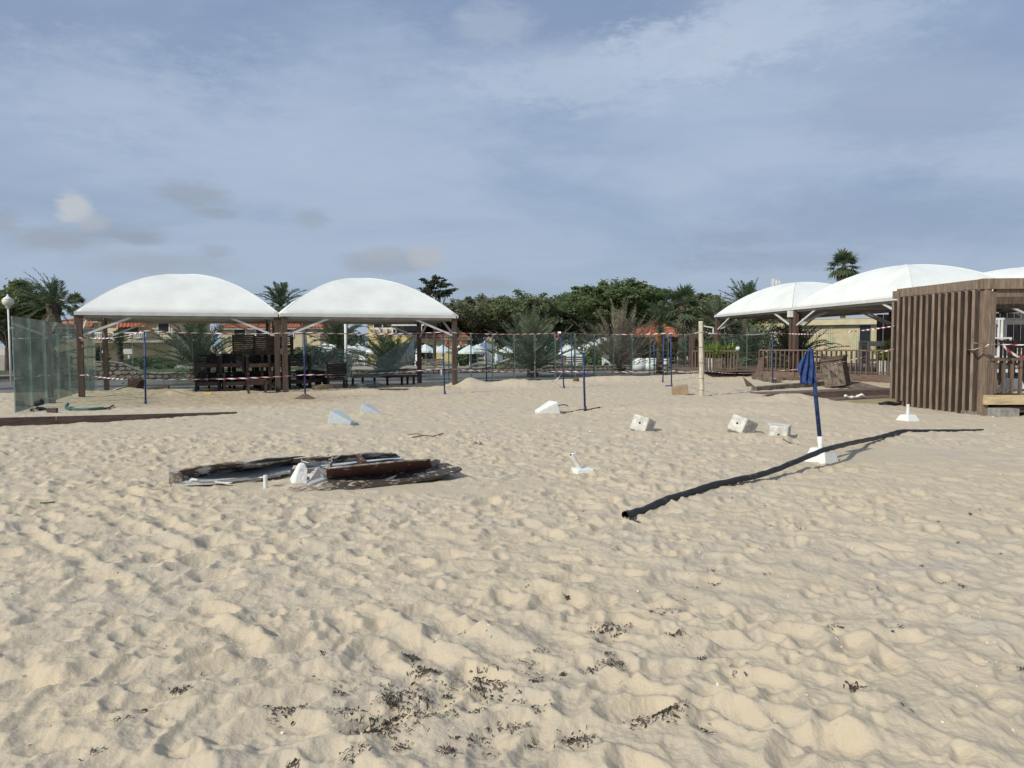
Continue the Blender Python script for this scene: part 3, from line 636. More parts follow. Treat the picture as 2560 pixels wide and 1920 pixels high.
# ------------------------------------------------------------------ vegetation
def quads(C, A, B):                        # centres with half axes
    return np.stack([C-A-B, C+A-B, C+A+B, C-A+B], 1).reshape(-1, 3)
def unit(v): return v/np.maximum(np.linalg.norm(v, axis=-1, keepdims=True), 1e-9)
def tree(name, label, px, D, top, wpx, bot, m, seed, flat=.5, clumps=80, per=300, leaf=.115, zb=-.1, trunk=.22, lean=0, group='broad trees behind the fence', spread=None, gaps=.5):
    r = np.random.default_rng(seed); base = at(px, 900, D); base.z = zb
    pt = at(px, top, D); pb = at(px, bot, D); W2 = wpx/FPX*D/2; H2 = (pt.z-pb.z)/2; cz = (pt.z+pb.z)/2
    root = empty(name, base, label, 'tree', group); o = base
    cs = []
    while len(cs) < clumps:
        v = unit(r.standard_normal(3))*r.uniform(.35, 1)**.5
        if v[2] < -.55 and r.random() < .6: continue
        out = 1+.16*math.sin(3*math.atan2(v[2], v[0])+seed)+.1*math.sin(7*math.atan2(v[2], v[0])+2*seed)
        cs.append((v[0]*W2*.86*out+lean, v[1]*W2*.75, cz-o.z+v[2]*H2*.80*out))
    cs = np.array(cs); P = []
    for c in cs:
        n = int(per*r.uniform(.5, 1.4)); rad = W2*r.uniform(.15, .30)
        dirv = unit(np.array([c[0]+r.normal(0, .5), c[1]+r.normal(0, .5), .25*W2*r.random()])[None])[0]
        tt = r.uniform(-.9, 1.15, (n, 1)); d = dirv*tt*rad*1.15+r.standard_normal((n, 3))*rad*np.array([.34, .34, .17])*(1.15-.55*np.abs(tt))
        C = c+d
        ax = unit(np.concatenate([r.standard_normal((n, 2)), r.normal(.2, .4, (n, 1))], 1))
        bx = unit(np.cross(ax, r.standard_normal((n, 3))))
        s = leaf*max(1, D/58)*r.uniform(.45, 1.25, (n, 1)); P.append(quads(C, ax*s, bx*s*.36))
    P = np.concatenate(P); link('crown', np_mesh('crown', P, 4, m), root)
    b = MB(); fork = Vector((lean*.3, 0, max(.6, (pb.z-o.z)*.55)))
    b.tube([(0, 0, -.3), (lean*.1, 0, fork.z*.5), fork], [trunk*1.25, trunk, trunk*.85], 8)
    for k in range(0, min(len(cs), 26)):
        c = Vector(cs[k]); mid = fork.lerp(c, .5)+Vector((r.uniform(-.3, .3), r.uniform(-.3, .3), .15*W2*r.random()))
        b.tube([fork, mid, c], [trunk*.45, trunk*.25, .02], 5, cap=False)
    b.build('trunk', 'bark', root, local=True); return root
def frond(r, root, d, L, droop, nl, ll, lw, up=.35, wind=None, t0=.14, taper=1.0):
    """one feather frond as quads; d unit start direction"""
    t = np.linspace(0, 1, 9); g_ = np.array([0, 0, -1.0]); wv = np.array(wind) if wind is not None else np.zeros(3)
    def pos(t): t = np.asarray(t)[:, None]; return root+d*(t*L)+g_*(droop*L*t**2.2)+wv*(L*t**2)
    p = pos(t); q = []
    for i in range(8):
        w0, w1 = .022*(1-t[i])+.006, .022*(1-t[i+1])+.006; s = unit(np.cross(p[i+1]-p[i], [0, 0, 1])[None])[0]
        q += [p[i]-s*w0, p[i]+s*w0, p[i+1]+s*w1, p[i+1]-s*w1]
    tl = np.repeat(np.linspace(t0, .99, nl), 2)+r.uniform(-.01, .01, nl*2); P0 = pos(tl); T = unit(pos(tl+.02)-P0)
    S = unit(np.cross(T, np.array([0, 0, 1.0])+.001)); sg = np.tile([1, -1], nl)[:, None]; Un = unit(np.cross(S, T))
    ln = (ll*np.sin(np.pi*np.clip(tl*.86+.12, 0, 1))**.7*r.uniform(.75, 1.1, nl*2))[:, None]
    D = unit(S*sg*1.0+T*(.75+.5*tl[:, None])+Un*up+r.normal(0, .10, (nl*2, 3)))
    tip = P0+D*ln+g_*(ln*r.uniform(.05, .28, (nl*2, 1)))
    wd = unit(np.cross(D, Un+r.normal(0, .5, (nl*2, 3))))*lw*1.45
    q2 = np.stack([P0-wd*.6, P0+wd*.6, tip+wd*.18, tip-wd*.18], 1).reshape(-1, 3)
    return np.concatenate([np.array(q), q2])
def palm(name, label, base, th, nf, L, m, seed, el=(-25, 80), droop=(.15, .5), wind=None, nl=26, ll=.42, lw=.022, tr=.2, group='feather palms', dead=0, deadm='leaf_dry', curve=0, up=.35, bark='palm_bark'):
    r = np.random.default_rng(seed); root = empty(name, base, label, 'palm', group); P = []; Dd = []
    top = np.array([curve, 0, th])
    for k in range(nf):
        e = R(el[0]+(el[1]-el[0])*((k+.5)/nf)**.8+r.normal(0, 5)); a = k*2.39996+r.normal(0, .25)
        d = np.array([math.cos(a)*math.cos(e), math.sin(a)*math.cos(e), math.sin(e)])
        Ls = L*r.uniform(.8, 1.1); dr = droop[0]+(droop[1]-droop[0])*r.random()
        P.append(frond(r, top+d*.08, d, Ls, dr, nl, ll, lw, up, wind))
    link('crown', np_mesh('crown', np.concatenate(P), 4, m), root)
    if dead:
        for k in range(dead):
            e = R(r.uniform(-70, -25)); a = r.uniform(0, 6.28); d = np.array([math.cos(a)*math.cos(e), math.sin(a)*math.cos(e), math.sin(e)])
            Dd.append(frond(r, top-np.array([0, 0, .15]), d, L*r.uniform(.4, .65), .35, nl//2, ll*.8, lw, .1))
        link('dead_fronds', np_mesh('dead_fronds', np.concatenate(Dd), 4, deadm), root)
    b = MB(); n = 12; pts = []; rs = []
    for i in range(n+1):
        t = i/n; pts.append((curve*t*t, 0, -.3+(th+.35)*t)); rs.append(tr*(1.15-.25*t)*(1+.10*(i % 2)) if t < .9 else tr*1.25)
    b.tube(pts, rs, 9)
    if th > .3:
        for k in range(26):
            a = k*2.4; z = th*(.35+.65*k/26); x = curve*(z/th)**2; d = Vector((math.cos(a), math.sin(a), 0))
            b.bar(Vector((x, 0, z))+d*tr*.85, Vector((x, 0, z+.16))+d*tr*1.28, .09, .04, up=d)
    b.build('trunk', bark, root, local=True); return root
def fan_palm(name, label, base, th, nf, fr, m, seed, skirt=0, tr=.17, group='fan palms'):
    r = np.random.default_rng(seed); root = empty(name, base, label, 'palm', group)
    def fan(top, d, pet, fr, hang):
        side = unit(np.cross(d, [0, 0, 1.0])[None]+1e-4)[0]; upv = np.cross(side, d); c = top+d*pet+np.array([0, 0, -hang*pet*.3]); q = []
        s2 = side*.015; q += [top-s2, top+s2, c+s2, c-s2]; nr = 19
        for i in range(nr):
            a = R(-115+230*i/(nr-1)); dd = d*math.cos(a)+side*math.sin(a)+np.array([0, 0, -hang*(.3+.4*abs(math.sin(a)))])+upv*.12*(-1)**i; ln = fr*(1-.25*abs(a)/2)*r.uniform(.85, 1.1)
            w = np.cross(dd, upv); w = w/np.linalg.norm(w)*fr*.075
            mid = c+dd*ln*.55; tip = c+dd*ln+np.array([0, 0, -.22*ln*r.random()])
            q += [c-w*.3, c+w*.3, mid+w, mid-w, mid-w, mid+w, tip+w*.1, tip-w*.1]
        return np.array(q)
    top = np.array([0, 0, th]); P = []
    for k in range(nf):
        e = R(-42+120*((k+.5)/nf)+r.normal(0, 6)); a = k*2.39996; d = np.array([math.cos(a)*math.cos(e), math.sin(a)*math.cos(e), math.sin(e)])
        P.append(fan(top, d, fr*r.uniform(.7, 1.05), fr, .12 if e > 0 else .4))
    link('crown', np_mesh('crown', np.concatenate(P), 4, m), root)
    if skirt:
        P = []
        for k in range(skirt):
            e = R(r.uniform(-80, -35)); a = r.uniform(0, 6.28); d = np.array([math.cos(a)*math.cos(e), math.sin(a)*math.cos(e), math.sin(e)])
            P.append(fan(top-np.array([0, 0, r.uniform(.05, .7)]), d, fr*.55, fr*.75, .7))
        link('dead_skirt', np_mesh('dead_skirt', np.concatenate(P), 4, 'leaf_dry'), root)
    b = MB(); b.tube([(0, 0, -.3+(th+.3)*i/14) for i in range(15)], [tr*(1.2-.35*i/14)*(1+.07*(i % 2)) for i in range(15)], 9); b.build('trunk', 'palm_bark', root, local=True); return root
def gz(px, D, z=-.1): p = at(px, 880, D); p.z = z; return p
def hz(px, py, D, z=-.1): return at(px, py, D).z-z

tree('acacia_tree', 'feathery green tree at far left edge behind the lamp post', 22, 46, 712, 230, 815, 'leaf_acacia', 3, .45, 60)
tree('acacia_tree', 'hazy olive tree just right of the second canopy', 1190, 78, 752, 240, 830, 'leaf_olive', 4, .5, 70)
tree('acacia_tree', 'rounded green tree in the middle behind the green spiky palm', 1318, 76, 733, 230, 830, 'leaf_acacia', 5, .5, 70)
tree('acacia_tree', 'tallest bright green bushy tree, left of the skirted fan palm', 1532, 62, 692, 250, 830, 'leaf_bright', 6, .55, 150, 330)
tree('acacia_tree', 'low dark tree filling behind the dry brown palm', 1425, 76, 770, 170, 845, 'leaf_dark', 16, .5, 45)
tree('acacia_tree', 'green tree behind the orange based palm', 1655, 62, 735, 180, 835, 'leaf_bright', 7, .5, 60)
tree('acacia_tree', 'small dark rounded tree just right of the skirted fan palm', 1745, 70, 727, 130, 800, 'leaf_olive', 8, .6, 45)
tree('acacia_tree', 'dark green tree left of the right hand domes', 1840, 60, 745, 220, 840, 'leaf_acacia', 9, .5, 65)
tree('acacia_tree', 'dim bushy tree in shade behind the second canopy post', 1095, 80, 785, 170, 840, 'leaf_dark', 10, .5, 45)
tree('acacia_tree', 'low dark tree far behind between two middle trees', 1255, 88, 778, 200, 848, 'leaf_dark', 15, .5, 50)
tree('acacia_tree', 'shady dark tree left of the house under the first canopy', 60, 52, 790, 170, 880, 'leaf_dark', 12, .5, 45)
tree('pine_tree', 'tall ragged dark pine with bare crooked trunk above the second canopy', 1086, 56, 684, 85, 760, 'leaf_dark', 21, .35, 44, 60, .13, trunk=.13, group='', lean=.2)
palm('date_palm', 'windswept date palm with thick trunk head at far left', gz(150, 42), hz(128, 762, 42), 46, 2.25, 'leaf_palm', 31, (-20, 82), (.15, .45), (-.28, 0, 0.03), dead=14, tr=.30, ll=.34, lw=.026, curve=-.3)
fan_palm('fan_palm', 'small fan palm beside the left edge of the first canopy', gz(193, 58), hz(193, 762, 58), 20, .62, 'leaf_palm', 32)
palm('date_palm', 'date palm crown showing between the two left domes', gz(705, 45), hz(705, 768, 45), 56, 2.2, 'leaf_palm', 33, (-40, 85), (.15, .55), ll=.36, lw=.028, tr=.28)
fan_palm('fan_palm', 'tall fan palm rising above the right domes against the sky', gz(2105, 52), hz(2105, 663, 52), 34, .72, 'leaf_palm', 34, skirt=8)
palm('date_palm', 'date palm fronds poking out left of the right domes', gz(1862, 50), hz(1862, 770, 50), 44, 2.5, 'leaf_palm', 35, (-10, 85), (.12, .4), (-.1, 0, 0), ll=.40, lw=.028)
fan_palm('fan_palm', 'fan palm with a shaggy brown dead skirt and pale trunk', gz(1706, 46), hz(1706, 765, 46), 20, .85, 'leaf_palm', 36, skirt=26, tr=.24)
palm('date_palm', 'short palm with orange frond bases above the tiled hut roof', gz(1650, 43), hz(1650, 818, 43), 34, 2.1, 'leaf_palm', 37, (0, 85), (.15, .5), dead=16, deadm='leaf_orange', ll=.34, lw=.024)
palm('date_palm', 'grey green palm left of the right hand domes, half behind eave', gz(1792, 46), hz(1792, 812, 46), 40, 2.3, 'leaf_palm_grey', 38, (-5, 85), (.15, .5), ll=.36, lw=.024)
# spiky stemless palms close to the fence
palm('bushy_palm', 'wide grey green spiky palm in the centre behind the glass', gz(1332, 37.5), .25, 60, 3.5, 'leaf_palm_grey', 41, (4, 82), (.06, .30), ll=.62, lw=.030, nl=30, tr=.3, group='stemless palms behind the glass')
palm('bushy_palm', 'tall dry brown upright palm right of centre behind the glass', gz(1548, 41), .25, 60, 4.0, 'leaf_dry', 42, (12, 82), (.03, .24), ll=.46, lw=.024, nl=34, tr=.35, up=.5, group='stemless palms behind the glass')
palm('bushy_palm', 'dark drooping palm left of the wide brown gate post', gz(1740, 42), .2, 46, 3.0, 'leaf_palm_grey', 43, (10, 80), (.25, .6), ll=.4, lw=.024, nl=30, tr=.25, group='stemless palms behind the glass')
palm('bushy_palm', 'big spreading palm behind the first canopy above the stack', gz(495, 33.5), .5, 64, 3.9, 'leaf_palm', 44, (2, 84), (.2, .55), ll=.45, lw=.026, nl=32, tr=.3, group='stemless palms behind the glass')
palm('bushy_palm', 'dark green palm with black trunk behind the white flagpole', gz(846, 41), 1.5, 50, 2.9, 'leaf_palm', 45, (-15, 84), (.15, .5), ll=.42, lw=.026, nl=30, tr=.28, group='stemless palms behind the glass')
palm('bushy_palm', 'green leaning palm behind the slanted glass sheet', gz(968, 37), .25, 48, 2.9, 'leaf_palm', 46, (14, 86), (.12, .4), (-.22, 0, 0), ll=.42, lw=.026, nl=30, tr=.26, group='stemless palms behind the glass')
palm('bushy_palm', 'blue green palm behind the right deck posts', gz(1985, 36.5, .2), .3, 60, 3.1, 'leaf_palm_grey', 47, (0, 86), (.15, .5), ll=.45, lw=.025, nl=32, tr=.3, group='stemless palms behind the glass')
palm('bushy_palm', 'dim palm seen through glass left of the deck gap', gz(1880, 40, .1), .8, 44, 2.6, 'leaf_palm', 48, (-15, 84), (.2, .6), ll=.42, lw=.026, nl=28, tr=.3, dead=12, group='stemless palms behind the glass')
palm('bushy_palm', 'small palm in the lawn behind the first canopy, near globe lamp', gz(300, 46, .13), 1.6, 30, 1.3, 'leaf_palm', 49, (0, 85), (.2, .5), ll=.3, lw=.022, nl=22, tr=.16, group='stemless palms behind the glass')
palm('bushy_palm', 'small shaded palm below the pine at right canopy post', gz(1140, 62), 2.0, 26, 1.5, 'leaf_palm', 50, (0, 85), (.2, .5), ll=.3, lw=.024, nl=20, tr=.2, group='stemless palms behind the glass')
palm('bushy_palm', 'brushy palm behind the greenish glass row at far left', gz(95, 48), 1.2, 40, 2.0, 'leaf_palm', 51, (0, 85), (.2, .5), ll=.34, lw=.024, nl=22, tr=.25, dead=10, group='stemless palms behind the glass')
# shrubs on the hotel side
def shrub(px, D, w, h, m, seed, label, n=1500, ls=1.0):
    r = np.random.default_rng(seed); base = gz(px, D)
    d = unit(r.standard_normal((n, 3)))*(r.random((n, 1))**.4)*np.array([w/2, w/2, h/2]); C = d+np.array([0, 0, h*.5]); a = unit(r.standard_normal((n, 3))); b = unit(np.cross(a, r.standard_normal((n, 3)))); s = r.uniform(.06, .16, (n, 1))*ls
    root = empty('shrub', base, label, 'shrub', 'garden shrubs'); link('foliage', np_mesh('foliage', quads(C, a*s, b*s*.45), 4, m), root)
    MB().tube([(0, 0, -.2), (.05, 0, h*.5)], [.05, .03], 6).build('stem', 'bark', root, local=True)
for i, q in enumerate(((1490, 52, 2.6, 1.5, 'leaf_bright', 'bright shrub by the globe cluster lamp'), (1165, 58, 2.0, 1.6, 'leaf_bright', 'bright shrub beside the second canopy right post'), (370, 47, 3.4, .9, 'leaf_acacia', 'low hedge on lawn behind first canopy'),
                       (640, 50, 4.0, 1.5, 'leaf_dark', 'dark shrub behind the furniture stack'), (770, 56, 4.0, 1.6, 'leaf_dark', 'dark shrub left of the black trunk palm'), (200, 52, 4.0, 2.0, 'leaf_dark', 'dark shrub behind the greenish glass row'),
                       (1040, 60, 3.5, 2.0, 'leaf_dark', 'dark shrub behind the slanted glass sheet'), (1620, 60, 5, 2.4, 'leaf_dark', 'dark shrub behind the tiled hut'), (1800, 54, 5, 2.4, 'leaf_dark', 'dark shrub behind the white planter'), (1460, 66, 7, 2.6, 'leaf_dark', 'long dark shrub behind the dry brown palm'), (1260, 78, 9, 3.2, 'leaf_dark', 'long dark shrub behind the wide spiky palm'), (1930, 50, 6, 3, 'leaf_dark', 'dark shrub behind the right deck gap'))):
    shrub(*q[:5], 60+i, q[5])

for i, (px, w, h, lab) in enumerate(((1180, 16, 5.5, 'long far hedge behind the white parasols'), (1440, 17, 6.0, 'long far hedge behind the dry brown palm'), (1700, 16, 6.0, 'long far hedge behind the tiled hut'), (1900, 12, 6.0, 'long far hedge behind the right canopies'), (760, 18, 5.0, 'long far hedge behind the double post'), (1010, 10, 5.0, 'long far hedge behind the second canopy'))):
    shrub(px, 104, w, h, 'leaf_dark', 90+i, lab, 5200, 2.0)
# ------------------------------------------------------------------ hotel
def tiled(mb, a, b, c, d, n=None):
    """sloped roof a-b eave, d-c ridge, in rows of half-round tile ribs"""
    a, b, c, d = map(Vector, (a, b, c, d)); n = n or max(4, int((b-a).length/.30)); nr = (b-a).cross(d-a).normalized()
    if nr.z < 0: nr = -nr
    k = 4
    for i in range(n):
        for j in range(k):
            t0, t1 = (i+j/k)/n, (i+(j+1)/k)/n; h0, h1 = .07*math.sin(math.pi*j/k), .07*math.sin(math.pi*(j+1)/k)
            mb.add([a.lerp(b, t0)+nr*h0, a.lerp(b, t1)+nr*h1, d.lerp(c, t1)+nr*h1, d.lerp(c, t0)+nr*h0], [(0, 1, 2, 3)])
def window(root, c, w, h, dv, arch=False, frame='white_paint'):
    """dv: outward normal"""
    s = Vector((-dv.y, dv.x, 0)); P = [c-s*w/2, c+s*w/2, c+s*w/2+Vector((0, 0, h)), c-s*w/2+Vector((0, 0, h))]
    if arch: P = P[:2]+[c+s*w/2*math.cos(R(x))+Vector((0, 0, h-w/2+w/2*math.sin(R(x)))) for x in range(0, 181, 30)]
    o = MB().prism([p+dv*.01 for p in P], dv*.03).build('window', 'dark_glass', root)
    f = MB()
    for k in range(len(P)): f.bar(P[k]+dv*.04, P[(k+1) % len(P)]+dv*.04, .07, .07)
    f.build('window_frame', frame, o)
dv = Vector((0, -1, 0))
def house(name, x0, x1, D, ytop, ybot, ridge, label, m='cream_wall', depth=6, hip=.3, ov=.4, zb=-.1):
    a, b = at(x0, ytop, D), at(x1, ytop, D); zt = (a.z+b.z)/2; root = empty(name, (a.x, D, zb), label, 'building')
    MB().box(((a.x+b.x)/2, D+depth/2, (zb+zt)/2), (b.x-a.x, depth, zt-zb)).build('wall', m, root)
    zr = at((x0+x1)/2, ridge, D+depth/2).z; w = b.x-a.x; h = hip*w
    A, B, Cc, Dd = Vector((a.x-ov, D-ov, zt)), Vector((b.x+ov, D-ov, zt)), Vector((b.x-h, D+depth/2, zr)), Vector((a.x+h, D+depth/2, zr))
    A2, B2 = Vector((a.x-ov, D+depth+ov, zt)), Vector((b.x+ov, D+depth+ov, zt))
    mb = MB(); tiled(mb, A, B, Cc, Dd); tiled(mb, B2, A2, Dd, Cc); tiled(mb, A2, A, Dd, Dd+Vector((.01, 0, 0)), 14); tiled(mb, B, B2, Cc+Vector((.01, 0, 0)), Cc, 14)
    mb.build('roof', 'roof_tile', root)
    MB().box(((a.x+b.x)/2, D-ov+.05, zt-.08), (w+2*ov, .12, .14)).build('roof_fascia', 'alu_dim', root)
    return root, a, b, zt
def balustrade(root, x0, x1, y0, y1, D, n):
    a, b = at(x0, y0, D), at(x1, y0, D); zb = at(x0, y1, D).z
    o = MB().bar(a, b, .08, .10).bar(Vector((a.x, D, zb)), Vector((b.x, D, zb)), .08, .08).build('balustrade', 'white_paint', root)
    for k in range(n+1):
        x = a.x+(b.x-a.x)*k/n; MB().bar((x, D, zb), (x, D, a.z), .05, .05).build('baluster', 'white_paint', o)
hr, a, b, zt = house('hotel_house', 168, 430, 64, 803, 880, 776, 'cream hotel house with tiled roof and white balustrade behind first canopy', depth=8)
window(hr, at(322, 833, 64), 1.9, 1.0, dv); window(hr, at(222, 833, 64), 1.1, .9, dv); window(hr, at(410, 833, 64), 1.0, .9, dv)
mb = MB(); tiled(mb, at(290, 819, 62.8), at(364, 818, 62.8), at(362, 805, 63.9), at(292, 805, 63.9)); mb.build('awning', 'roof_tile', hr)
mb = MB(); tiled(mb, at(158, 819, 62.8), at(230, 818, 62.8), at(236, 806, 63.9), at(164, 806, 63.9)); mb.build('awning', 'roof_tile', hr)
balustrade(hr, 238, 364, 832, 845, 62.2, 26)
MB().box((at(300, 850, 63).x, 63.1, at(300, 851, 63).z-.1), (8.5, 1.9, .2)).build('balcony_slab', 'coping', hr)
hr, a, b, zt = house('hotel_house', 552, 800, 68, 820, 880, 796, 'long tiled roof hotel block seen between the two left canopies', depth=7, hip=.12)
window(hr, at(655, 845, 68), 1.1, 1.0, dv); window(hr, at(600, 845, 68), 1.1, 1.0, dv); window(hr, at(720, 845, 68), 1.1, 1.0, dv)
balustrade(hr, 628, 700, 842, 851, 66.6, 16)
hr, a, b, zt = house('hotel_house', 918, 1045, 74, 800, 880, 775, 'yellow hotel house with arched windows framed by the second canopy', 'yellow_wall', depth=6, hip=.25)
window(hr, at(945, 820, 74), .9, 1.2, dv, True); window(hr, at(968, 820, 74), .9, 1.2, dv, True); window(hr, at(1018, 838, 74), 3.0, 1.5, dv)
balustrade(hr, 925, 990, 822, 834, 72.6, 8)
MB().box((at(1020, 812, 72).x, 72.5, at(1020, 811, 72).z), (3.2, 1.6, .25)).build('canopy_slab', 'white_paint', hr)
hr, a, b, zt = house('poolside_building', 1050, 1168, 74, 846, 880, 836, 'low yellow poolside building with dark openings right of second canopy', 'yellow_wall', depth=4, hip=.1)
window(hr, at(1110, 880, 74), 1.0, .8, dv); window(hr, at(1075, 880, 74), 1.0, .8, dv)
mb = MB(); tiled(mb, at(1110, 866, 71.8), at(1160, 866, 71.8), at(1156, 853, 73), at(1113, 853, 73)); mb.build('awning', 'roof_tile', hr)
hr, a, b, zt = house('hotel_house', 1208, 1300, 94, 816, 880, 796, 'hotel roof half hidden by trees left of the wide spiky palm', depth=6); window(hr, at(1275, 850, 94), 1.6, 1.2, dv)
hr, a, b, zt = house('hotel_house', 1922, 1990, 66, 792, 880, 778, 'small tiled roof far behind the right canopies', depth=5)
# tiled open hut
hc = at(1652, 842, 48); root = empty('tiled_hut', (hc.x, 50, -.1), 'open hut with pyramid terracotta roof and white covered tables', 'hut')
zt, zr, hw = at(1652, 843, 48).z, at(1652, 800, 50).z, 1.95
q = [Vector((hc.x-hw, 48, zt)), Vector((hc.x+hw, 48, zt)), Vector((hc.x+hw, 52, zt)), Vector((hc.x-hw, 52, zt))]; ap = Vector((hc.x, 50, zr))
mb = MB()
for k in range(4): tiled(mb, q[k], q[(k+1) % 4], ap+Vector((.01, 0, 0)), ap, 12)
mb.build('roof', 'roof_tile', root)
for k in range(4): MB().bar((q[k].x*.98+hc.x*.02, q[k].y*.98+1, -.1), (q[k].x*.98+hc.x*.02, q[k].y*.98+1, zt), .14, .14).build('post', 'post_timber', root)
MB().box((hc.x, 52, 1.0), (3.6, .1, 2.1)).build('back_wall', 'dark_furniture', root)
for k, px in enumerate((1598, 1628, 1658)):
    c = at(px, 900, 47); b = MB(); b.lathe((c.x, 47, -.1), [(.50, 0), (.44, .35), (.40, .73), (.30, .75)], 12)
    thing(b, 'cafe_table', 'white_pool', ['leftmost', 'middle', 'right'][k]+' pale cloth covered table by the tiled hut', 'table', 'cloth covered cafe tables', smooth=True)

# ------------------------------------------------------------------ white parasols and pool furniture
def parasol(px, ytop, D, w, label, closed=False, tilt=0):
    t = at(px, ytop, D); base = Vector((t.x, D, -.1)); root = empty('parasol', base, label, 'parasol', 'white parasols at the hotel pool'); h = t.z+.1
    MB().tube([(0, 0, 0), (0, 0, h)], .04, 6).build('pole', 'white_paint', root, local=True)
    MB().box((0, 0, .05), (.5, .5, .1)).build('base', 'concrete_grey', root, local=True)
    mb = MB()
    if closed: mb.lathe((0, 0, h-1.9), [(.10, 0), (.20, .35), (.16, 1.0), (.07, 1.6), (.01, 1.9)], 8)
    else:
        n = 8; hr_ = w*.30; V = [(0, 0, h)]; F = []
        for rr_, zz_ in ((.5, -.42), (.98, -.92), (1.0, -1.0), (1.0, -1.22)):
            for k in range(n):
                a = math.pi*2*(k+.5)/n; V.append((math.cos(a)*w/2*rr_, math.sin(a)*w/2*rr_, h+hr_*zz_+tilt*math.cos(a)*rr_))
        F += [(0, 1+k, 1+(k+1) % n) for k in range(n)]
        for j in range(3): F += [(1+j*n+k, 1+(j+1)*n+k, 1+(j+1)*n+(k+1) % n, 1+j*n+(k+1) % n) for k in range(n)]
        mb.add(V, F)
    o = mb.build('cloth', 'parasol_cloth', root, local=True)
    if not closed: s = o.modifiers.new('thickness', 'SOLIDIFY'); s.thickness = .01
PAR = [(812, 858, 59, 2.0, 0), (833, 857, 57, 2.1, 0), (872, 862, 59, 2.0, 0), (894, 859, 61, 2.1, 0), (938, 864, 56, 1.7, 0), (1063, 860, 59, 1.9, 0), (1087, 861, 61, 1.9, 0), (1106, 862, 58, 1.8, 0), (1148, 863, 59, 1.9, 0), (1174, 862, 56, 1.9, 0), (1193, 861, 57, 1.9, 0), (1212, 853, 61, 1.9, 0), (1241, 872, 57, 1, 1), (1272, 862, 59, 1.8, 0), (1418, 859, 60, 1.6, 0), (1425, 866, 56, 1.9, 0), (1478, 853, 62, 1.4, 0), (1502, 842, 60, 1.5, 0)]
ords = ['first', 'second', 'third', 'fourth', 'fifth', 'sixth', 'seventh', 'eighth', 'ninth', 'tenth', 'eleventh', 'twelfth', 'thirteenth', 'fourteenth', 'fifteenth', 'sixteenth', 'seventeenth', 'eighteenth']
for i, (px, yt, D, w, cl) in enumerate(PAR):
    parasol(px, yt, D, w, ('closed white parasol left of the wide spiky palm' if cl else ords[i]+' white parasol from left at the hotel pool'), bool(cl), .25 if i == 17 else 0)
def pool_chair(px, py, D, label, s=1.0):
    p = at(px, py, D); root = empty('pool_chair', (p.x, D, -.1), label, 'chair', 'white pool chairs')
    MB().box((0, 0, .42*s), (.5*s, .5*s, .05)).build('seat', 'white_pool', root, local=True); MB().box((0, .24*s, .7*s), (.5*s, .05, .5*s)).build('backrest', 'white_pool', root, local=True)
    for i in (-1, 1):
        for j in (-1, 1): MB().bar((i*.22*s, j*.22*s, 0), (i*.22*s, j*.22*s, .42*s), .045, .045).build('leg', 'white_pool', root, local=True)
for i, (px, py, D) in enumerate(((1045, 900, 58), (1072, 900, 60), (1140, 902, 58), (1225, 905, 57), (1250, 905, 60), (1425, 905, 52), (1450, 903, 50), (1515, 912, 48), (1780, 905, 46), (700, 900, 60), (905, 902, 58))):
    pool_chair(px, py, D, ords[i]+' white chair from left beyond the glass' if i < 9 else ('white chair beyond the glass behind the double post' if i == 9 else 'white chair beyond the glass left of the slanted sheet'))
def bench(px0, px1, py, D, label):
    a, b = at(px0, py, D), at(px1, py, D); root = empty('promenade_bench', (a.x, D, -.12), label, 'bench', 'benches on the promenade'); w = b.x-a.x
    for k in range(4): MB().box((w/2, .1*k, .42), (w, .08, .04)).build('seat_slat', 'grey_timber', root, local=True)
    for k in range(3): MB().box((w/2, .42+.03*k, .58+.13*k), (w, .03, .10)).build('back_slat', 'grey_timber', root, local=True)
    for x in (.06, w-.06):
        MB().bar((x, 0, 0), (x, 0, .42), .06, .06).build('leg', 'white_paint', root, local=True); MB().bar((x, .40, 0), (x, .55, 1.0), .05, .06).build('leg', 'white_paint', root, local=True)
bench(1046, 1106, 935, 40, 'grey slatted bench with white legs left of second canopy right post')
bench(1395, 1462, 925, 46, 'grey slatted bench right of the wide spiky palm')

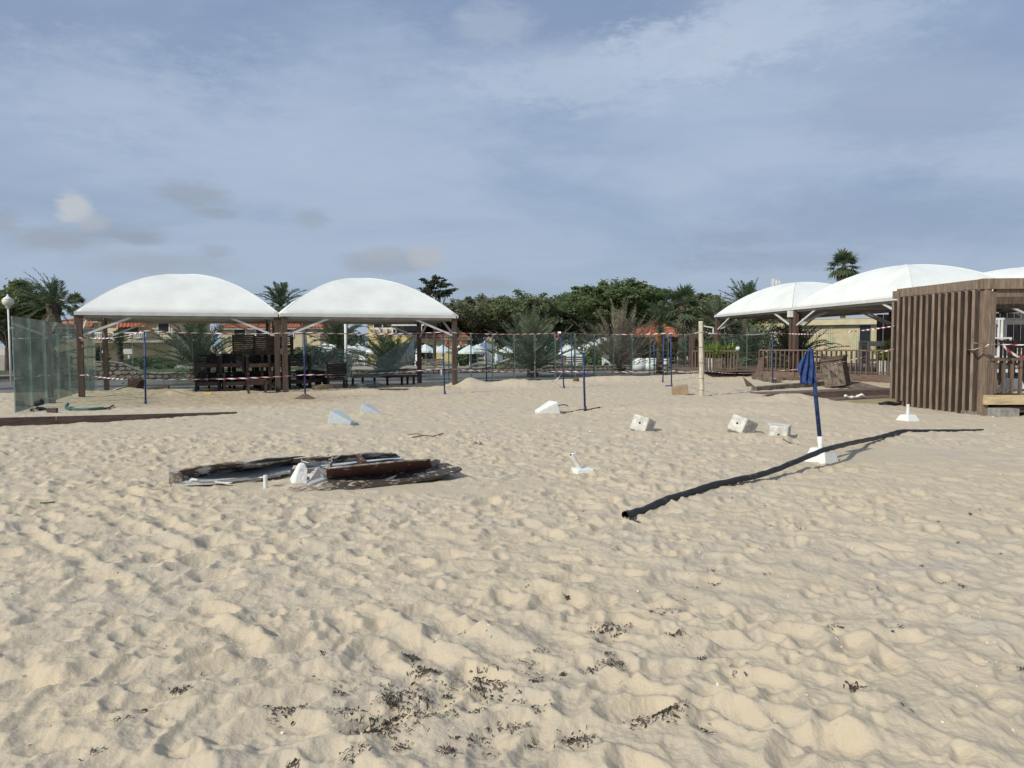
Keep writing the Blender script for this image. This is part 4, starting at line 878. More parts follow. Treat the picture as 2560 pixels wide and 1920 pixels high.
# ------------------------------------------------------------------ lamps and masts
lp = at(28, 955, 31.5); root = empty('street_lamp', (lp.x, 31.5, -.05), 'white lamp post with cream globe and finial at far left', 'lamp')
zt = at(24, 735, 31.5).z
MB().tube([(lp.x, 31.5, -.3), (lp.x, 31.5, zt-.62)], [.045, .035], 10).build('pole', 'white_paint', root, True)
MB().lathe((lp.x, 31.5, zt-.64), [(.05, 0), (.09, .03), (.07, .08), (.12, .10)], 14).build('collar', 'alu', root, True)
MB().lathe((lp.x, 31.5, zt-.54), [(.10, 0), (.19, .09), (.225, .19), (.22, .27), (.205, .29)], 18).build('globe', 'globe', root, True)
MB().lathe((lp.x, 31.5, zt-.25), [(.215, 0), (.17, .06), (.08, .12), (.05, .16), (.03, .19), (.035, .22), (.01, .25)], 16).build('cap', 'white_paint', root, True)
def ball_lamp(px, py, D, r, zb, label, n=1):
    c = at(px, py, D); root = empty('globe_lamp', (c.x, D, zb), label, 'lamp', 'white globe lamps')
    pts = [(0, 0)] if n == 1 else [(0, .12), (-.26, -.08), (.26, -.08)]
    MB().tube([(c.x, D, zb), (c.x, D, c.z-r*.8)], .035, 8).build('pole', 'alu', root, True)
    for (dx_, dz_) in pts:
        if n > 1: MB().tube([(c.x, D, c.z-.35), (c.x+dx_, D, c.z+dz_-r)], .02, 6).build('arm', 'alu', root, True)
        MB().lathe((c.x+dx_, D, c.z+dz_), [(r*math.sin(math.pi*k/10)+.002, -r*math.cos(math.pi*k/10)) for k in range(11)], 14).build('globe', 'white_pool', root, True)
ball_lamp(262, 880, 37.2, .125, wall_top(-18.6)-.02, 'white globe lamp on the stone wall hump behind first canopy')
ball_lamp(1459, 868, 44, .10, -.12, 'three globe lamp cluster behind the tall untaped blue pole', 3)
ball_lamp(1845, 872, 37, .12, .2, 'white globe lamp behind the deck gap')
p = at(866, 948, 37); b = MB(); b.tube([(p.x, 37, -.2), (p.x, 37, 3.3)], [.085, .065], 12); thing(b, 'flagpole', 'white_paint', 'thick plain white pole under the second canopy', 'pole', smooth=True)
m0 = at(1938, 700, 75); root = empty('antenna_mast', (m0.x, 75, -.1), 'phone antenna mast tip poking above the right dome', 'mast')
MB().tube([(m0.x, 75, -.1), (m0.x, 75, at(1938, 712, 75).z)], [.3, .15], 8).build('mast', 'alu_dim', root)
for k, dx_ in enumerate((-.25, .1, .4)): MB().box((m0.x+dx_, 75, at(1938, 706-2*k*(k == 0), 75).z), (.16, .2, .75-.2*k)).build('antenna', 'white_paint', root)
p = at(322, 880, 48); root = empty('sign_post', (p.x, 48, .1), 'small pale sign on a post on the lawn behind first canopy', 'sign')
MB().box((p.x, 48, .5), (.12, .08, 1.1)).build('post', 'alu', root); MB().box((p.x-.05, 47.93, 1.22), (.75, .05, .34)).build('board', 'alu', root); MB().box((p.x-.25, 47.9, .25), (.6, .35, .4)).build('base', 'alu', root)

# ------------------------------------------------------------------ right deck, kiosk, railings
K0 = g(2444, 1039); KB = Vector((-.125, .992, 0)).normalized(); KF = Vector((.998, -.055, 0)).normalized(); KOUT = Vector((-KB.y, KB.x, 0))
R0, R1 = g(1898, 927.5, DZ), g(2236, 938.5, DZ); RP0, RP1 = g(1730, 924, DZ), g(1842, 926, DZ)
for v in (R0, R1, RP0, RP1): v.z = 0
kend = K0+KB*2.62
deck = empty('timber_deck', (R0.x, R0.y, 0), 'brown timber deck with boarded edge under the right canopies', 'deck')
MB().slab([RP0, RP1, R0, R1, (22, 25.4), (24, 42), (8.2, 42)], .30, DZ-.03).build('deck_frame', 'deck_timber', deck)
MB().slab([K0+KF*.06+KB*.1, K0+KF*9, (22, 25.3), R1+Vector((.02, -.02, 0)), (12.4, 22), kend+KF*.3], .24, DZ-.035).build('deck_frame', 'deck_timber', deck)
for k in range(26):                         # deck boards
    y = 25.7+k*.3; xa = R0.x+(R1.x-R0.x)*(R0.y-y)/(R0.y-R1.y)+.05 if y < R0.y else RP0.x+.2
    MB().box(((xa+21.5)/2, y, DZ-.012), (21.5-xa, .27, .03)).build('deck_board', 'deck_timber', deck)
for (a, b) in ((RP0, RP1), (RP1, R0), (R0, R1)):
    d = (b-a).normalized(); o = Vector((d.y, -d.x, 0))
    for (z0, z1) in ((.205, .398), (-.02, .200), (-.30, -.026)):
        n = max(1, int((b-a).length/2.6))
        for k in range(n):
            p, q = a.lerp(b, k/n)+d*.004, a.lerp(b, (k+1)/n)-d*.004
            MB().bar(p+o*.02+Vector((0, 0, (z0+z1)/2)), q+o*.02+Vector((0, 0, (z0+z1)/2)), .035, z1-z0).build('fascia_board', 'deck_timber', deck)
def railing(a, b, zf, h, sp, label, bw=.055, bd=.035, ends=True):
    root = empty('timber_railing', (a.x, a.y, zf), label, 'railing', 'brown timber railings'); d = (b-a); n = int(d.length/sp); up = Vector((0, 0, 1))
    MB().bar(a+up*(zf+h-.03), b+up*(zf+h-.03), .09, .055).build('top_rail', 'rail_timber', root)
    MB().bar(a+up*(zf+.075), b+up*(zf+.075), .035, .05).build('bottom_rail', 'rail_timber', root)
    for k in range(n+1):
        p = a.lerp(b, (k+.02)/(n+.04)); w = bw*1.5 if ends and k in (0, n) else bw
        MB().bar(p+up*(zf+.002), p+up*(zf+h-.058), w, bd*1.3, up=d).build('baluster', 'rail_timber', root)
    return root
up = Vector((0, 0, 1)); inn = Vector((.05, .1, 0))
railing(RP0+inn, RP1+inn, DZ, .86, .13, 'short timber railing in front of the white planter boxes')
railing(R0+inn, R1+inn, DZ, .90, .20, 'long timber railing behind the blue flag', .075)
kr0 = K0+KF*.14-KB*.02; railing(kr0, K0+KF*4.5-KB*.02, DZ+.06, .74, .165, 'timber railing at right edge above the pale board', .07)
kio = empty('slatted_kiosk', (K0.x, K0.y, 0), 'brown kiosk with a screen of tall upright slats on the right', 'kiosk')
ZB = 2.62
ca, sa = math.cos(R(15)), math.sin(R(15))
fd = Vector((KOUT.x*ca-KOUT.y*sa, KOUT.x*sa+KOUT.y*ca, 0)); fe = Vector((-fd.y, fd.x, 0))
for k in range(14):
    c = K0+KB*(.06+.198*k)+KOUT*.06; zt = ZB-.01 if k < 12 else (ZB-.02 if k == 12 else ZB-.10); z0 = HZ(c)-.02 if k < 11 else .12
    z0 += random.uniform(0, .05)
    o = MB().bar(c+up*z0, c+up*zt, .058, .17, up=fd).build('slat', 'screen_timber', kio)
    # thin darker boards on both broad faces, shade put into their colour
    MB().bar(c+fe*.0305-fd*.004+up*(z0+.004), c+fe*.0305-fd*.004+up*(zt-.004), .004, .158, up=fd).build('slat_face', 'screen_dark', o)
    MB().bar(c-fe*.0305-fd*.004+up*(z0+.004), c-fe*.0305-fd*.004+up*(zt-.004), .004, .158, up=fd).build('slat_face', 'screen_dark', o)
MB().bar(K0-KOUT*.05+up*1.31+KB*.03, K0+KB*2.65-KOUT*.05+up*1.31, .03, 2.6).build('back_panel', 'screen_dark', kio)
MB().bar(K0+KB*.02+KOUT*.0+up*(ZB+.105), K0+KB*2.56+KOUT*.0+up*(ZB+.105), .16, .20).build('top_beam', 'screen_timber', kio)
MB().bar(K0+KB*2.44+KOUT*.01+up*(ZB+.07), K0+KB*2.68+KOUT*.01+up*(ZB+.07), .2, .18).build('beam_end', 'screen_timber', kio)
MB().bar(K0+KF*.09+up*0, K0+KF*.09+up*(ZB+.0), .15, .15, up=KB).build('corner_post', 'screen_timber', kio)
MB().bar(K0+KF*.225+KB*.02+up*.4, K0+KF*.225+KB*.02+up*(ZB-.04), .115, .12, up=KB).build('corner_post', 'screen_timber', kio)
MB().bar(K0-KF*.02-KB*.01+up*(ZB+.11), K0+KF*6-KB*.01+up*(ZB+.11), .17, .215).build('front_beam', 'screen_timber', kio)
MB().bar(K0+KF*.30+KB*.04+up*(ZB-.08), K0+KF*6+KB*.04+up*(ZB-.08), .12, .16).build('lower_beam', 'screen_timber', kio)
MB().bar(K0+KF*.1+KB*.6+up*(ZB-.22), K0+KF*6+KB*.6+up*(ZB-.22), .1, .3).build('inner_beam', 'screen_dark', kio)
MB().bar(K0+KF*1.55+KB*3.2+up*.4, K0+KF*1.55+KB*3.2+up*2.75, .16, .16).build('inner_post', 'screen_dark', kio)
b = MB(); b.bar(K0+KF*.02-KB*.12+up*(DZ-.06), K0+KF*5-KB*.12+up*(DZ-.06), .05, .20); thing(b, 'pale_board', 'pale_timber', 'new pale timber board along the right deck edge', 'board')
b = MB(); b.bar(K0+KF*.3+KB*.05+up*(.13), K0+KF*5+KB*.05+up*(.13), .14, .12); thing(b, 'joist', 'screen_dark', 'dark timber joist under the pale board', 'beam')
b = MB(); b.bar(K0+KF*1.0-KB*.16+up*.06, K0+KF*5-KB*.2+up*.02, .05, .06); thing(b, 'batten', 'pale_timber', 'thin pale batten under the dark joist at right edge', 'board')
p = K0+KF*.36-KB*.2; b = MB(); b.box((p.x, p.y, HZ(p)+.06), (.46, .32, .22), Matrix.Rotation(.1, 3, 'Z')); thing(b, 'footing_block', 'concrete_grey', 'grey concrete footing block under the kiosk corner', 'block', bevel=.015)
for k, (t, s) in enumerate(((-.02, .10), (.18, .09))):
    p = K0+KB*(t+.07)+KOUT*.07; b = MB(); b.box((p.x, p.y, HZ(p)+.02), (.12, .12, s), Matrix.Rotation(.2, 3, 'Z')); thing(b, 'slat_foot', 'concrete_grey', ['small grey block under the nearest kiosk slat', 'small grey block under the second nearest kiosk slat'][k], 'block')
# sand lying on the right deck
b = MB(); nx, ny = 40, 24; V = []
for j in range(ny+1):
    for i in range(nx+1):
        x = K0.x+.15+i*.16; y = K0.y+.05+j*.14-.055*i*.16; V.append((x, y, DZ-.03+.055+.022*math.sin(y*14+1.2*math.sin(x*3))+.02*math.sin(x*2.1+y*3.3)))
b.add(V, [(j*(nx+1)+i, j*(nx+1)+i+1, (j+1)*(nx+1)+i+1, (j+1)*(nx+1)+i) for j in range(ny) for i in range(nx)])
o = b.build('deck_sand', 'sand', None, True); o['kind'] = 'structure'
# dark wall behind the bar area and the beige cabin
dw = empty('dark_wall', (15.6, 30.6, DZ), 'dark brown boarded wall in shade at back of the right deck', 'wall')
for k in range(34): MB().bar((15.6+k*.26, 30.6-k*.045, DZ), (15.6+k*.26, 30.6-k*.045, 2.75), .245, .05, up=(0, 1, 0)).build('wall_board', 'screen_dark', dw)
ca_, cb_ = at(1990, 900, 43.5), at(2193, 900, 41.5); ca_.z = cb_.z = 0; cab = empty('beige_cabin', (ca_.x, ca_.y, DZ), 'beige boarded cabin with flat roof behind the blue flag', 'cabin')
cd = (cb_-ca_).normalized(); cn = Vector((-cd.y, cd.x, 0)); ztop = at(2100, 812, 42.3).z
nb_ = 44; cl = MB(); Lc = (cb_-ca_).length
for k in range(nb_): cl.bar(ca_+cd*(Lc*(k+.5)/nb_)+up*DZ, ca_+cd*(Lc*(k+.5)/nb_)+up*ztop, Lc/nb_-.012, .03, up=cn)
cl.build('cladding', 'beige_clad', cab)
MB().hexa([ca_+cn*.03+up*DZ, cb_+cn*.03+up*DZ, cb_+cn*3+up*DZ, ca_+cn*3+up*DZ], [ca_+cn*.03+up*ztop, cb_+cn*.03+up*ztop, cb_+cn*3+up*ztop, ca_+cn*3+up*ztop]).build('wall', 'beige_clad', cab)
MB().bar(ca_-cd*.2-cn*.25+up*(ztop+.16), cb_+cd*.1-cn*.25+up*(ztop+.19), .10, .34).build('roof_fascia', 'beige_clad', cab)
MB().hexa([ca_-cn*.3+up*(ztop+.3), cb_-cn*.3+up*(ztop+.33), cb_+cn*3+up*(ztop+.33), ca_+cn*3+up*(ztop+.3)], [ca_-cn*.3+up*(ztop+.36), cb_-cn*.3+up*(ztop+.39), cb_+cn*3+up*(ztop+.39), ca_+cn*3+up*(ztop+.36)]).build('roof', 'beige_clad', cab)
td = (at(2157, 900, 42).x-ca_.x)/cd.x; pd = ca_+cd*td-cn*.03
o = MB().bar(pd+up*DZ, pd+up*(ztop-.06), .55, .05, up=cn).build('door', 'dark_glass', cab); MB().bar(pd-cn*.03+cd*.1+up*DZ, pd-cn*.03+cd*.14+up*(ztop-.12), .3, .02, up=cn).build('door_pane', 'fence_glass', o)
for k, (px, w) in enumerate(((2136, .18), (2086, .22))):
    t = (at(px, 900, 42).x-ca_.x)/cd.x; p = ca_+cd*t-cn*.5; b = MB(); b.bar(p+up*DZ, p+up*2.35, w, .014, up=cn); thing(b, 'glass_screen', 'green_glass', ['narrow greenish glass strip standing left of the cabin door', 'narrow greenish glass strip standing further left of the cabin door'][k], 'glass panel')
# planters
def planter(px, py, D, w, h, n, label, zb=DZ, m='white_paint', col2=None):
    p = at(px, py, D); root = empty('planter_box', (p.x, D, zb), label, 'planter', 'planters on the deck')
    MB().hexa([(-w/2, -.2, 0), (w/2, -.2, 0), (w/2, .2, 0), (-w/2, .2, 0)], [(-w/2-.03, -.23, h), (w/2+.03, -.23, h), (w/2+.03, .23, h), (-w/2-.03, .23, h)]).build('box', m, root, local=True)
    return root
def agave(root, w, L, n, seed, z, cnt=1):
    r = np.random.default_rng(seed); P = []
    for k in range(n):
        a = r.uniform(0, 6.28); e = R(r.uniform(28, 84)); d = np.array([math.cos(a)*math.cos(e), math.sin(a)*math.cos(e), math.sin(e)]); s = np.cross(d, [0, 0, 1.0]); s = s/np.linalg.norm(s)*.042
        o = np.array([r.uniform(-w, w), r.uniform(-.12, .12), z]); l = L*r.uniform(.7, 1.1); m1 = o+d*l*.5; tp = o+d*l+np.array([0, 0, -.12*l])
        P += [o-s*.6, o+s*.6, m1+s, m1-s, m1-s, m1+s, tp+s*.1, tp-s*.1]
    link('leaves', np_mesh('leaves', np.array(P), 4, 'leaf_agave'), root)
pr = planter(1778, 925, RP0.y+.25-.2, .70, .52, 0, 'white planter box at left behind the short railing'); agave(pr, .34, .85, 90, 5, .5)
pr = planter(1808, 925, RP1.y+.75, .80, .52, 0, 'grey planter box beside the white one behind the short railing', m='grey_timber'); agave(pr, .36, .85, 90, 6, .5)
rr_ = R0.lerp(R1, .93)
pr = planter(2221, 935, rr_.y+.55, .62, .50, 0, 'white planter box beside the slatted kiosk'); agave(pr, .26, .95, 70, 7, .5)
# white bar furniture
def bar_frame(p, w, d, h, rz, label, mid=True):
    root = empty('bar_table', p, label, 'table', 'white wooden bar tables', rz)
    MB().box((0, 0, h-.025), (w+.12, d+.1, .05)).build('table_top', 'white_paint', root, local=True)
    for i in (-1, 1):
        for j in (-1, 1): MB().bar((i*w/2, j*d/2, 0), (i*w/2, j*d/2, h-.05), .09, .09).build('leg', 'white_paint', root, local=True)
    for j in (-1, 1):
        MB().box((0, j*d/2, h-.13), (w-.1, .04, .15)).build('apron', 'white_paint', root, local=True)
        if mid: MB().box((0, j*d/2, h*.36), (w-.1, .04, .10)).build('stretcher', 'white_paint', root, local=True)
    return root
c = at(2188, 905, 29.5); bar_frame((c.x, 29.5, DZ), .95, .6, 1.22, .1, 'tall white bar table left of the slatted kiosk')
for i, (px, D, w, h, z, lab) in enumerate(((2548, 24.5, 1.5, 1.95, DZ, 'tallest white frame in the shaded bar at right edge'), (2490, 22.5, 1.2, .72, DZ, 'white table low in the shaded bar at right'), (2505, 23.4, 1.0, .95, DZ, 'white bar table in front of the tall frame'))):
    c = at(px, 900, D); bar_frame((c.x, D, z), w, .6, h, 0, lab)
def stool(p, label, m='white_paint', s=1.0):
    root = empty('bar_chair', p, label, 'chair', 'slatted bar chairs')
    MB().box((0, 0, .55*s), (.42*s, .42*s, .05)).build('seat', m, root, local=True)
    for k in range(4): MB().box((-.16*s+.107*s*k, .2*s, .86*s), (.06*s, .03, .58*s)).build('back_slat', m, root, local=True)
    MB().box((0, .2*s, 1.16*s), (.45*s, .04, .06)).build('back_rail', m, root, local=True)
    for i in (-1, 1):
        for j in (-1, 1): MB().bar((i*.18*s, j*.18*s, 0), (i*.18*s, j*.18*s, .55*s), .05, .05).build('leg', m, root, local=True)
for i, (px, D, z, m, lab) in enumerate(((2478, 22.4, DZ+.72, 'white_paint', 'white slatted chair on the low table, left one'), (2500, 22.6, DZ+.72, 'white_paint', 'white slatted chair on the low table, right one'), (2530, 19.0, DZ, 'dark_furniture', 'dark slatted chair behind the right railing, left one'), (2556, 19.2, DZ, 'dark_furniture', 'dark slatted chair behind the right railing, right one'))):
    c = at(px, 900, D); stool((c.x, D, z), lab, m)

# ------------------------------------------------------------------ umbrella bases (truncated pyramids)
def frustum_mesh(b, t, h, hole=True, m='concrete'):
    mb = MB(); n = 12; V = [(-b, -b, 0), (b, -b, 0), (b, b, 0), (-b, b, 0), (-t, -t, h), (t, -t, h), (t, t, h), (-t, t, h)]
    return mb.add(V, [(3, 2, 1, 0), (4, 5, 6, 7), (0, 1, 5, 4), (1, 2, 6, 5), (2, 3, 7, 6), (3, 0, 4, 7)])
WEAR = bpy.data.textures.new('wear', 'CLOUDS'); WEAR.noise_scale = .06; WEAR.noise_depth = 4
def base_block(pos, rot, size, m, label, cat='concrete base', sink=.03, hole=None, bev=.018):
    b, t, h = size; o = frustum_mesh(b, t, h).build('umbrella_base', m, None, bevel=bev); M = Matrix.Rotation(rot[2], 3, 'Z') @ Matrix.Rotation(rot[1], 3, 'Y') @ Matrix.Rotation(rot[0], 3, 'X')
    sb = o.modifiers.new('facets', 'SUBSURF'); sb.subdivision_type = 'SIMPLE'; sb.levels = sb.render_levels = 4; dp = o.modifiers.new('wear', 'DISPLACE'); dp.texture = WEAR; dp.strength = .009; dp.mid_level = .55; dp.texture_coords = 'LOCAL'
    o.rotation_euler = M.to_euler(); V = [M @ v.co for v in o.data.vertices]; zmin = min(v.z for v in V); cx_ = sum(v.x for v in V)/8; cy_ = sum(v.y for v in V)/8
    o.location = Vector((pos.x-cx_, pos.y-cy_, HZ(pos)-zmin-sink)); tag(o, label, cat, 'concrete umbrella bases')
    if hole:
        q = MB(); z = h if hole == 't' else 0; q.tube([(0, 0, z-.06), (0, 0, z+(.003 if hole == 't' else -.003))], .019, 12); q.build('socket', 'pit', o, True)
    return o
base_block(g(852, 1066)+Vector((0, .15, 0)), (0, R(104), R(-16)), (.19, .075, .42), 'blue_wash', 'pale blue wedge shaped concrete block, nearer of the two at left', sink=.09)
base_block(g(926, 1036)+Vector((0, .15, 0)), (0, R(104), R(-8)), (.19, .075, .42), 'blue_wash', 'pale blue wedge shaped concrete block, farther of the two at left', sink=.14)
base_block(g(1368, 1040)+Vector((0, .18, 0)), (R(0), R(-104), R(22)), (.22, .12, .44), 'white_wash', 'white concrete block with black hose behind it in the middle', sink=.15)
base_block(g(1606, 1083)+Vector((0, .16, 0)), (R(64), R(14), R(-24)), (.20, .135, .31), 'concrete', 'pale concrete block with a hole, leftmost of three on the right', sink=.19, hole='t')
base_block(g(1858, 1088)+Vector((0, .16, 0)), (R(62), R(14), R(-44)), (.20, .135, .33), 'concrete', 'pale concrete block with a hole, middle of three on the right', sink=.19, hole='t')
base_block(g(1954, 1095)+Vector((0, .14, 0)), (R(84), R(4), R(-20)), (.19, .14, .30), 'concrete', 'pale concrete block half buried, right of the three', sink=.18, hole='t')
base_block(g(748, 1207)+Vector((0, .10, 0)), (0, 0, R(28)), (.135, .03, .235), 'white_wash', 'white concrete wedge standing inside the broken boat', sink=.03)
def stub_base(p, size, stub, lean, label, sink, rz=.3, m='white_wash', r=.03, zf=None):
    z = (HZ(p) if zf is None else zf)-sink; root = empty('umbrella_base', (p.x, p.y, z), label, 'umbrella base', 'white umbrella bases with pipe stubs', rz)
    b, t, h = size; frustum_mesh(b, t, h).build('foot', m, root, bevel=.012, local=True)
    if stub: MB().tube([(0, 0, h-.05), (lean[0], lean[1], h+stub)], r, 12).build('pipe_stub', 'white_paint', root, local=True, smooth=False); MB().tube([(lean[0]*.985, lean[1]*.985, h+stub-.004), (lean[0], lean[1], h+stub+.002)], r*.75, 10).build('pipe_bore', 'pit', root, local=True)
    return root
stub_base(g(1458, 1183)+Vector((0, .1, 0)), (.125, .105, .14), .17, (-.15, -.02), 'small white base with leaning pipe stub, right of the boat', .09)
stub_base(g(2280, 1056)+Vector((0, .15, 0)), (.155, .095, .13), .20, (0, 0), 'white base with upright pipe stub in front of the slatted kiosk', .02)
p = at(2530, 960, 16.6); stub_base(Vector((p.x, 16.6, 0)), (.20, .13, .26), .22, (0, 0), 'white base with pipe stub behind the right railing', .0, .0, zf=DZ+.03)
# flag and its base
fb = g(2066, 1156)+Vector((0, .15, 0)); fz = HZ(fb)-.03
root = empty('umbrella_base', (fb.x, fb.y, fz), 'white concrete base carrying the blue flag pole', 'concrete base', None, R(34))
frustum_mesh(.165, .10, .20).build('foot', 'white_wash', root, bevel=.012, local=True)
fp0 = Vector((fb.x, fb.y, fz+.1)); ft = at(2028, 872, fb.y+.02)
pole = empty('flag_pole', fp0, 'leaning blue pole with white lower sleeve carrying a blue flag', 'pole')
sv = fp0.lerp(ft, .18); MB().tube([fp0, sv], .032, 12).build('sleeve', 'white_paint', pole, True); MB().tube([sv-(ft-fp0)*.01, ft], .027, 12).build('tube', 'blue_pole', pole, True)
def flag():
    ax = (fp0-ft).normalized(); V = []; nu, nv = 40, 36; Lf = .47
    for j in range(nv+1):
        t = j/nv; w = .045+.165*math.sin(math.pi*(.06+.60*t))-.05*max(0, t-.7)
        for i in range(nu+1):
            s = i/nu; f = s*2.6+.5*math.sin(3.1*t+.6)
            fold = math.sin(f*2*math.pi)*(.014+.032*t*(1-.35*s))+.012*math.sin(s*23+6*t)*t
            crease = .010*math.sin(9*t+7*s)*t*(1-t)*2
            V.append(ft+ax*(Lf*t*(.90+.13*math.sin(s*2.2)))+Vector((-w*(s+.07*math.sin(f*2*math.pi+1.1)*t)+crease, fold-.025, .03*t*s-.035*s*(1-t)-.02*math.sin(f*6.28)*t*.5)))
    F = [(j*(nu+1)+i, j*(nu+1)+i+1, (j+1)*(nu+1)+i+1, (j+1)*(nu+1)+i) for j in range(nv) for i in range(nu)]
    b = MB(); b.add(V, F); o = thing(b, 'flag', 'blue_cloth', 'crumpled plain blue flag hanging from the leaning pole', 'flag', smooth=True)
    s = o.modifiers.new('thickness', 'SOLIDIFY'); s.thickness = .004
flag()

# ------------------------------------------------------------------ black pipe
PP = [(1562, 1289, .035), (1612, 1271, .02), (1663, 1252, .022), (1722, 1233, .03), (1783, 1215, .035), (1893, 1189, .06), (1960, 1166, .10), (2051, 1128, .19), (2090, 1117, .195), (2140, 1104, .10), (2190, 1093, .045), (2225, 1084, .045), (2255, 1078, .03), (2315, 1077, .01), (2410, 1078, -.005), (2482, 1077, -.04), (2540, 1077, -.12)]
pts = []
for (px, py, z) in PP:
    p = g(px, py, z); p.z = z+HZ(p)*(.6 if z < .08 else .2); pts.append(p)
def spline(P, n=6):
    out = []
    for i in range(len(P)-1):
        p0, p1, p2, p3 = P[max(i-1, 0)], P[i], P[i+1], P[min(i+2, len(P)-1)]
        for k in range(n):
            t = k/n; out.append(.5*((2*p1)+(p2-p0)*t+(2*p0-5*p1+4*p2-p3)*t*t+(3*p1-p0-3*p2+p3)*t**3))
    return out+[P[-1]]
sp = spline(pts); b = MB(); b.tube([p+Vector((.004*math.sin(i_*1.3), 0, .003*math.sin(i_*2.1))) for i_, p in enumerate(sp)], [.032+.0014*math.sin(i_*1.9) for i_ in range(len(sp))], 14, cap=False); b.tube([p for p in reversed(sp[:14])], .0265, 14, cap=False); b.tube([sp[10], sp[11]], .026, 14)
n0 = len(b.v); 
thing(b, 'black_pipe', 'black_pipe', 'long black plastic pipe lying across the sand over the flag base', 'pipe', smooth=True)
hp = [g(1390, 1022, .05), g(1400, 1016, .10), g(1410, 1014, .12), g(1421, 1016, .08)]
b = MB(); b.tube(spline([q+Vector((0, .25, 0)) for q in hp]), .012, 8); thing(b, 'hose_piece', 'black_pipe', 'short black hose behind the white block', 'hose')

# ------------------------------------------------------------------ broken boat
def resamp(P, m):
    o = []
    for k in range(m):
        f = k/(m-1)*(len(P)-1); i = min(int(f), len(P)-2); o.append(P[i].lerp(P[i+1], f-i))
    return o
def rib_strip(P, Q, th, jag=.0, seed=0, n=26, side=None):
    """strip between polyline P (bottom) and Q (top), thickness th towards 'side'"""
    r = random.Random(seed); m = 44; P = resamp(spline(P, 8), m); Q = resamp(spline(Q, 8), m); V = []; F = []; rows = 5
    side = Vector(side)
    js = [jag*(r.random()-.5)*2 for _ in range(m//3+3)]; js = [(js[max(0, q-1)]+js[q])/2 for q in range(len(js))]
    for i in range(m):
        jg = js[i//3]*(1-(i % 3)/3)+js[i//3+1]*(i % 3)/3
        for k in range(rows):
            t = k/(rows-1); p = P[i].lerp(Q[i], t)+(Q[i]-P[i])*jg*(t**2)
            V.append(p+side*.004*math.sin(i*.45+k*.6))
    nV = len(V); V += [p+side*th for p in V]
    def id_(i, k): return i*rows+k
    for i in range(m-1):
        for k in range(rows-1):
            q = (id_(i, k), id_(i+1, k), id_(i+1, k+1), id_(i, k+1)); F.append(q); F.append(tuple(x+nV for x in reversed(q)))
        for k in (0, rows-1):
            a, c = id_(i, k), id_(i+1, k); F.append((a, c, c+nV, a+nV) if k else (c, a, a+nV, c+nV))
    for i in (0, m-1):
        for k in range(rows-1):
            a, c = id_(i, k), id_(i, k+1); F.append((a, c, c+nV, a+nV))
    b = MB(); b.add(V, F); return b
ZS = HZ(g(700, 1200))
def s_(px, py, z): return g(px, py, z)+Vector((0, 0, ZS))
A0 = g(428, 1203); boatL = empty('broken_boat_half', (A0.x, A0.y, ZS), 'smaller broken boat half with flaking black side and pale inside, at left', 'boat wreck', 'broken wooden boat')
# side board, leaning outwards
rib_strip([s_(440, 1203, .04), s_(540, 1188, .05), s_(640, 1173, .06), s_(735, 1162, .06), s_(800, 1154, .05)], [s_(438, 1176, .17)+Vector((0, .03, 0)), s_(520, 1161, .23), s_(590, 1154, .26), s_(640, 1160, .20), s_(725, 1148, .17), s_(795, 1139, .17)], .025, .10, 3, side=(0.25, .95, 0)).build('side_board', 'hull_black', boatL)
rib_strip([s_(430, 1209, .03), s_(520, 1205, .05), s_(620, 1194, .06), s_(725, 1178, .07)], [s_(440, 1199, .06), s_(540, 1182, .075), s_(640, 1167, .085), s_(735, 1154, .085)], .018, .02, 4, side=(0, 0, -1)).build('bottom_plank', 'hull_grey', boatL)
rib_strip([s_(425, 1212, .01), s_(480, 1214, .01), s_(560, 1209, .015), s_(640, 1199, .03), s_(700, 1186, .05)], [s_(428, 1203, .03), s_(500, 1205, .04), s_(580, 1200, .045), s_(650, 1192, .05), s_(706, 1181, .06)], .014, .25, 5, side=(0, 0, -1)).build('keel_plank', 'hull_edge', boatL)
e_ = Vector((.0, -.075, .015)); MB().hexa([s_(429, 1208, .02)+e_, s_(463, 1206, .02)+e_, s_(465, 1203, .02)+Vector((0, .0, 0)), s_(432, 1205, .02)+Vector((0, .0, 0))], [s_(429, 1178, .15)+e_, s_(461, 1171, .17)+e_, s_(463, 1171, .17), s_(432, 1177, .15)]).build('end_board', 'hull_edge', boatL, bevel=.008)
rib_strip([s_(610, 1162, .12), s_(680, 1154, .12), s_(760, 1140, .13)], [s_(612, 1156, .20), s_(660, 1144, .23), s_(700, 1142, .24), s_(760, 1138, .18)], .02, .2, 6, side=(.2, .95, 0)).build('far_board', 'hull_grey', boatL)
b = MB(); b.tube([s_(476, 1199, .06), s_(480, 1197, .075), s_(494, 1198, .07)], [.012, .02, .012], 8); b.build('filler_lump', 'white_wash', boatL)
B0 = g(800, 1228); boatR = empty('broken_boat_half', (B0.x, B0.y, ZS), 'larger broken boat half with maroon sides and a dark pointed bow', 'boat wreck', 'broken wooden boat')
rib_strip([s_(818, 1197, .06), s_(900, 1190, .07), s_(990, 1181, .09), s_(1080, 1168, .11)], [s_(818, 1168, .21)+Vector((0, -.06, 0)), s_(900, 1160, .235)+Vector((0, -.06, 0)), s_(990, 1151, .26)+Vector((0, -.06, 0)), s_(1070, 1146, .235)+Vector((0, -.03, 0))], .06, .02, 7, side=(.05, 1, 0)).build('near_side', 'hull_maroon', boatR)
rib_strip([s_(752, 1163, .09), s_(830, 1158, .10), s_(920, 1148, .11), s_(1000, 1142, .12)], [s_(752, 1147, .18), s_(830, 1139, .20), s_(920, 1132, .23), s_(985, 1131, .22)], .04, .06, 8, side=(.05, 1, 0)).build('far_side', 'hull_black', boatR)
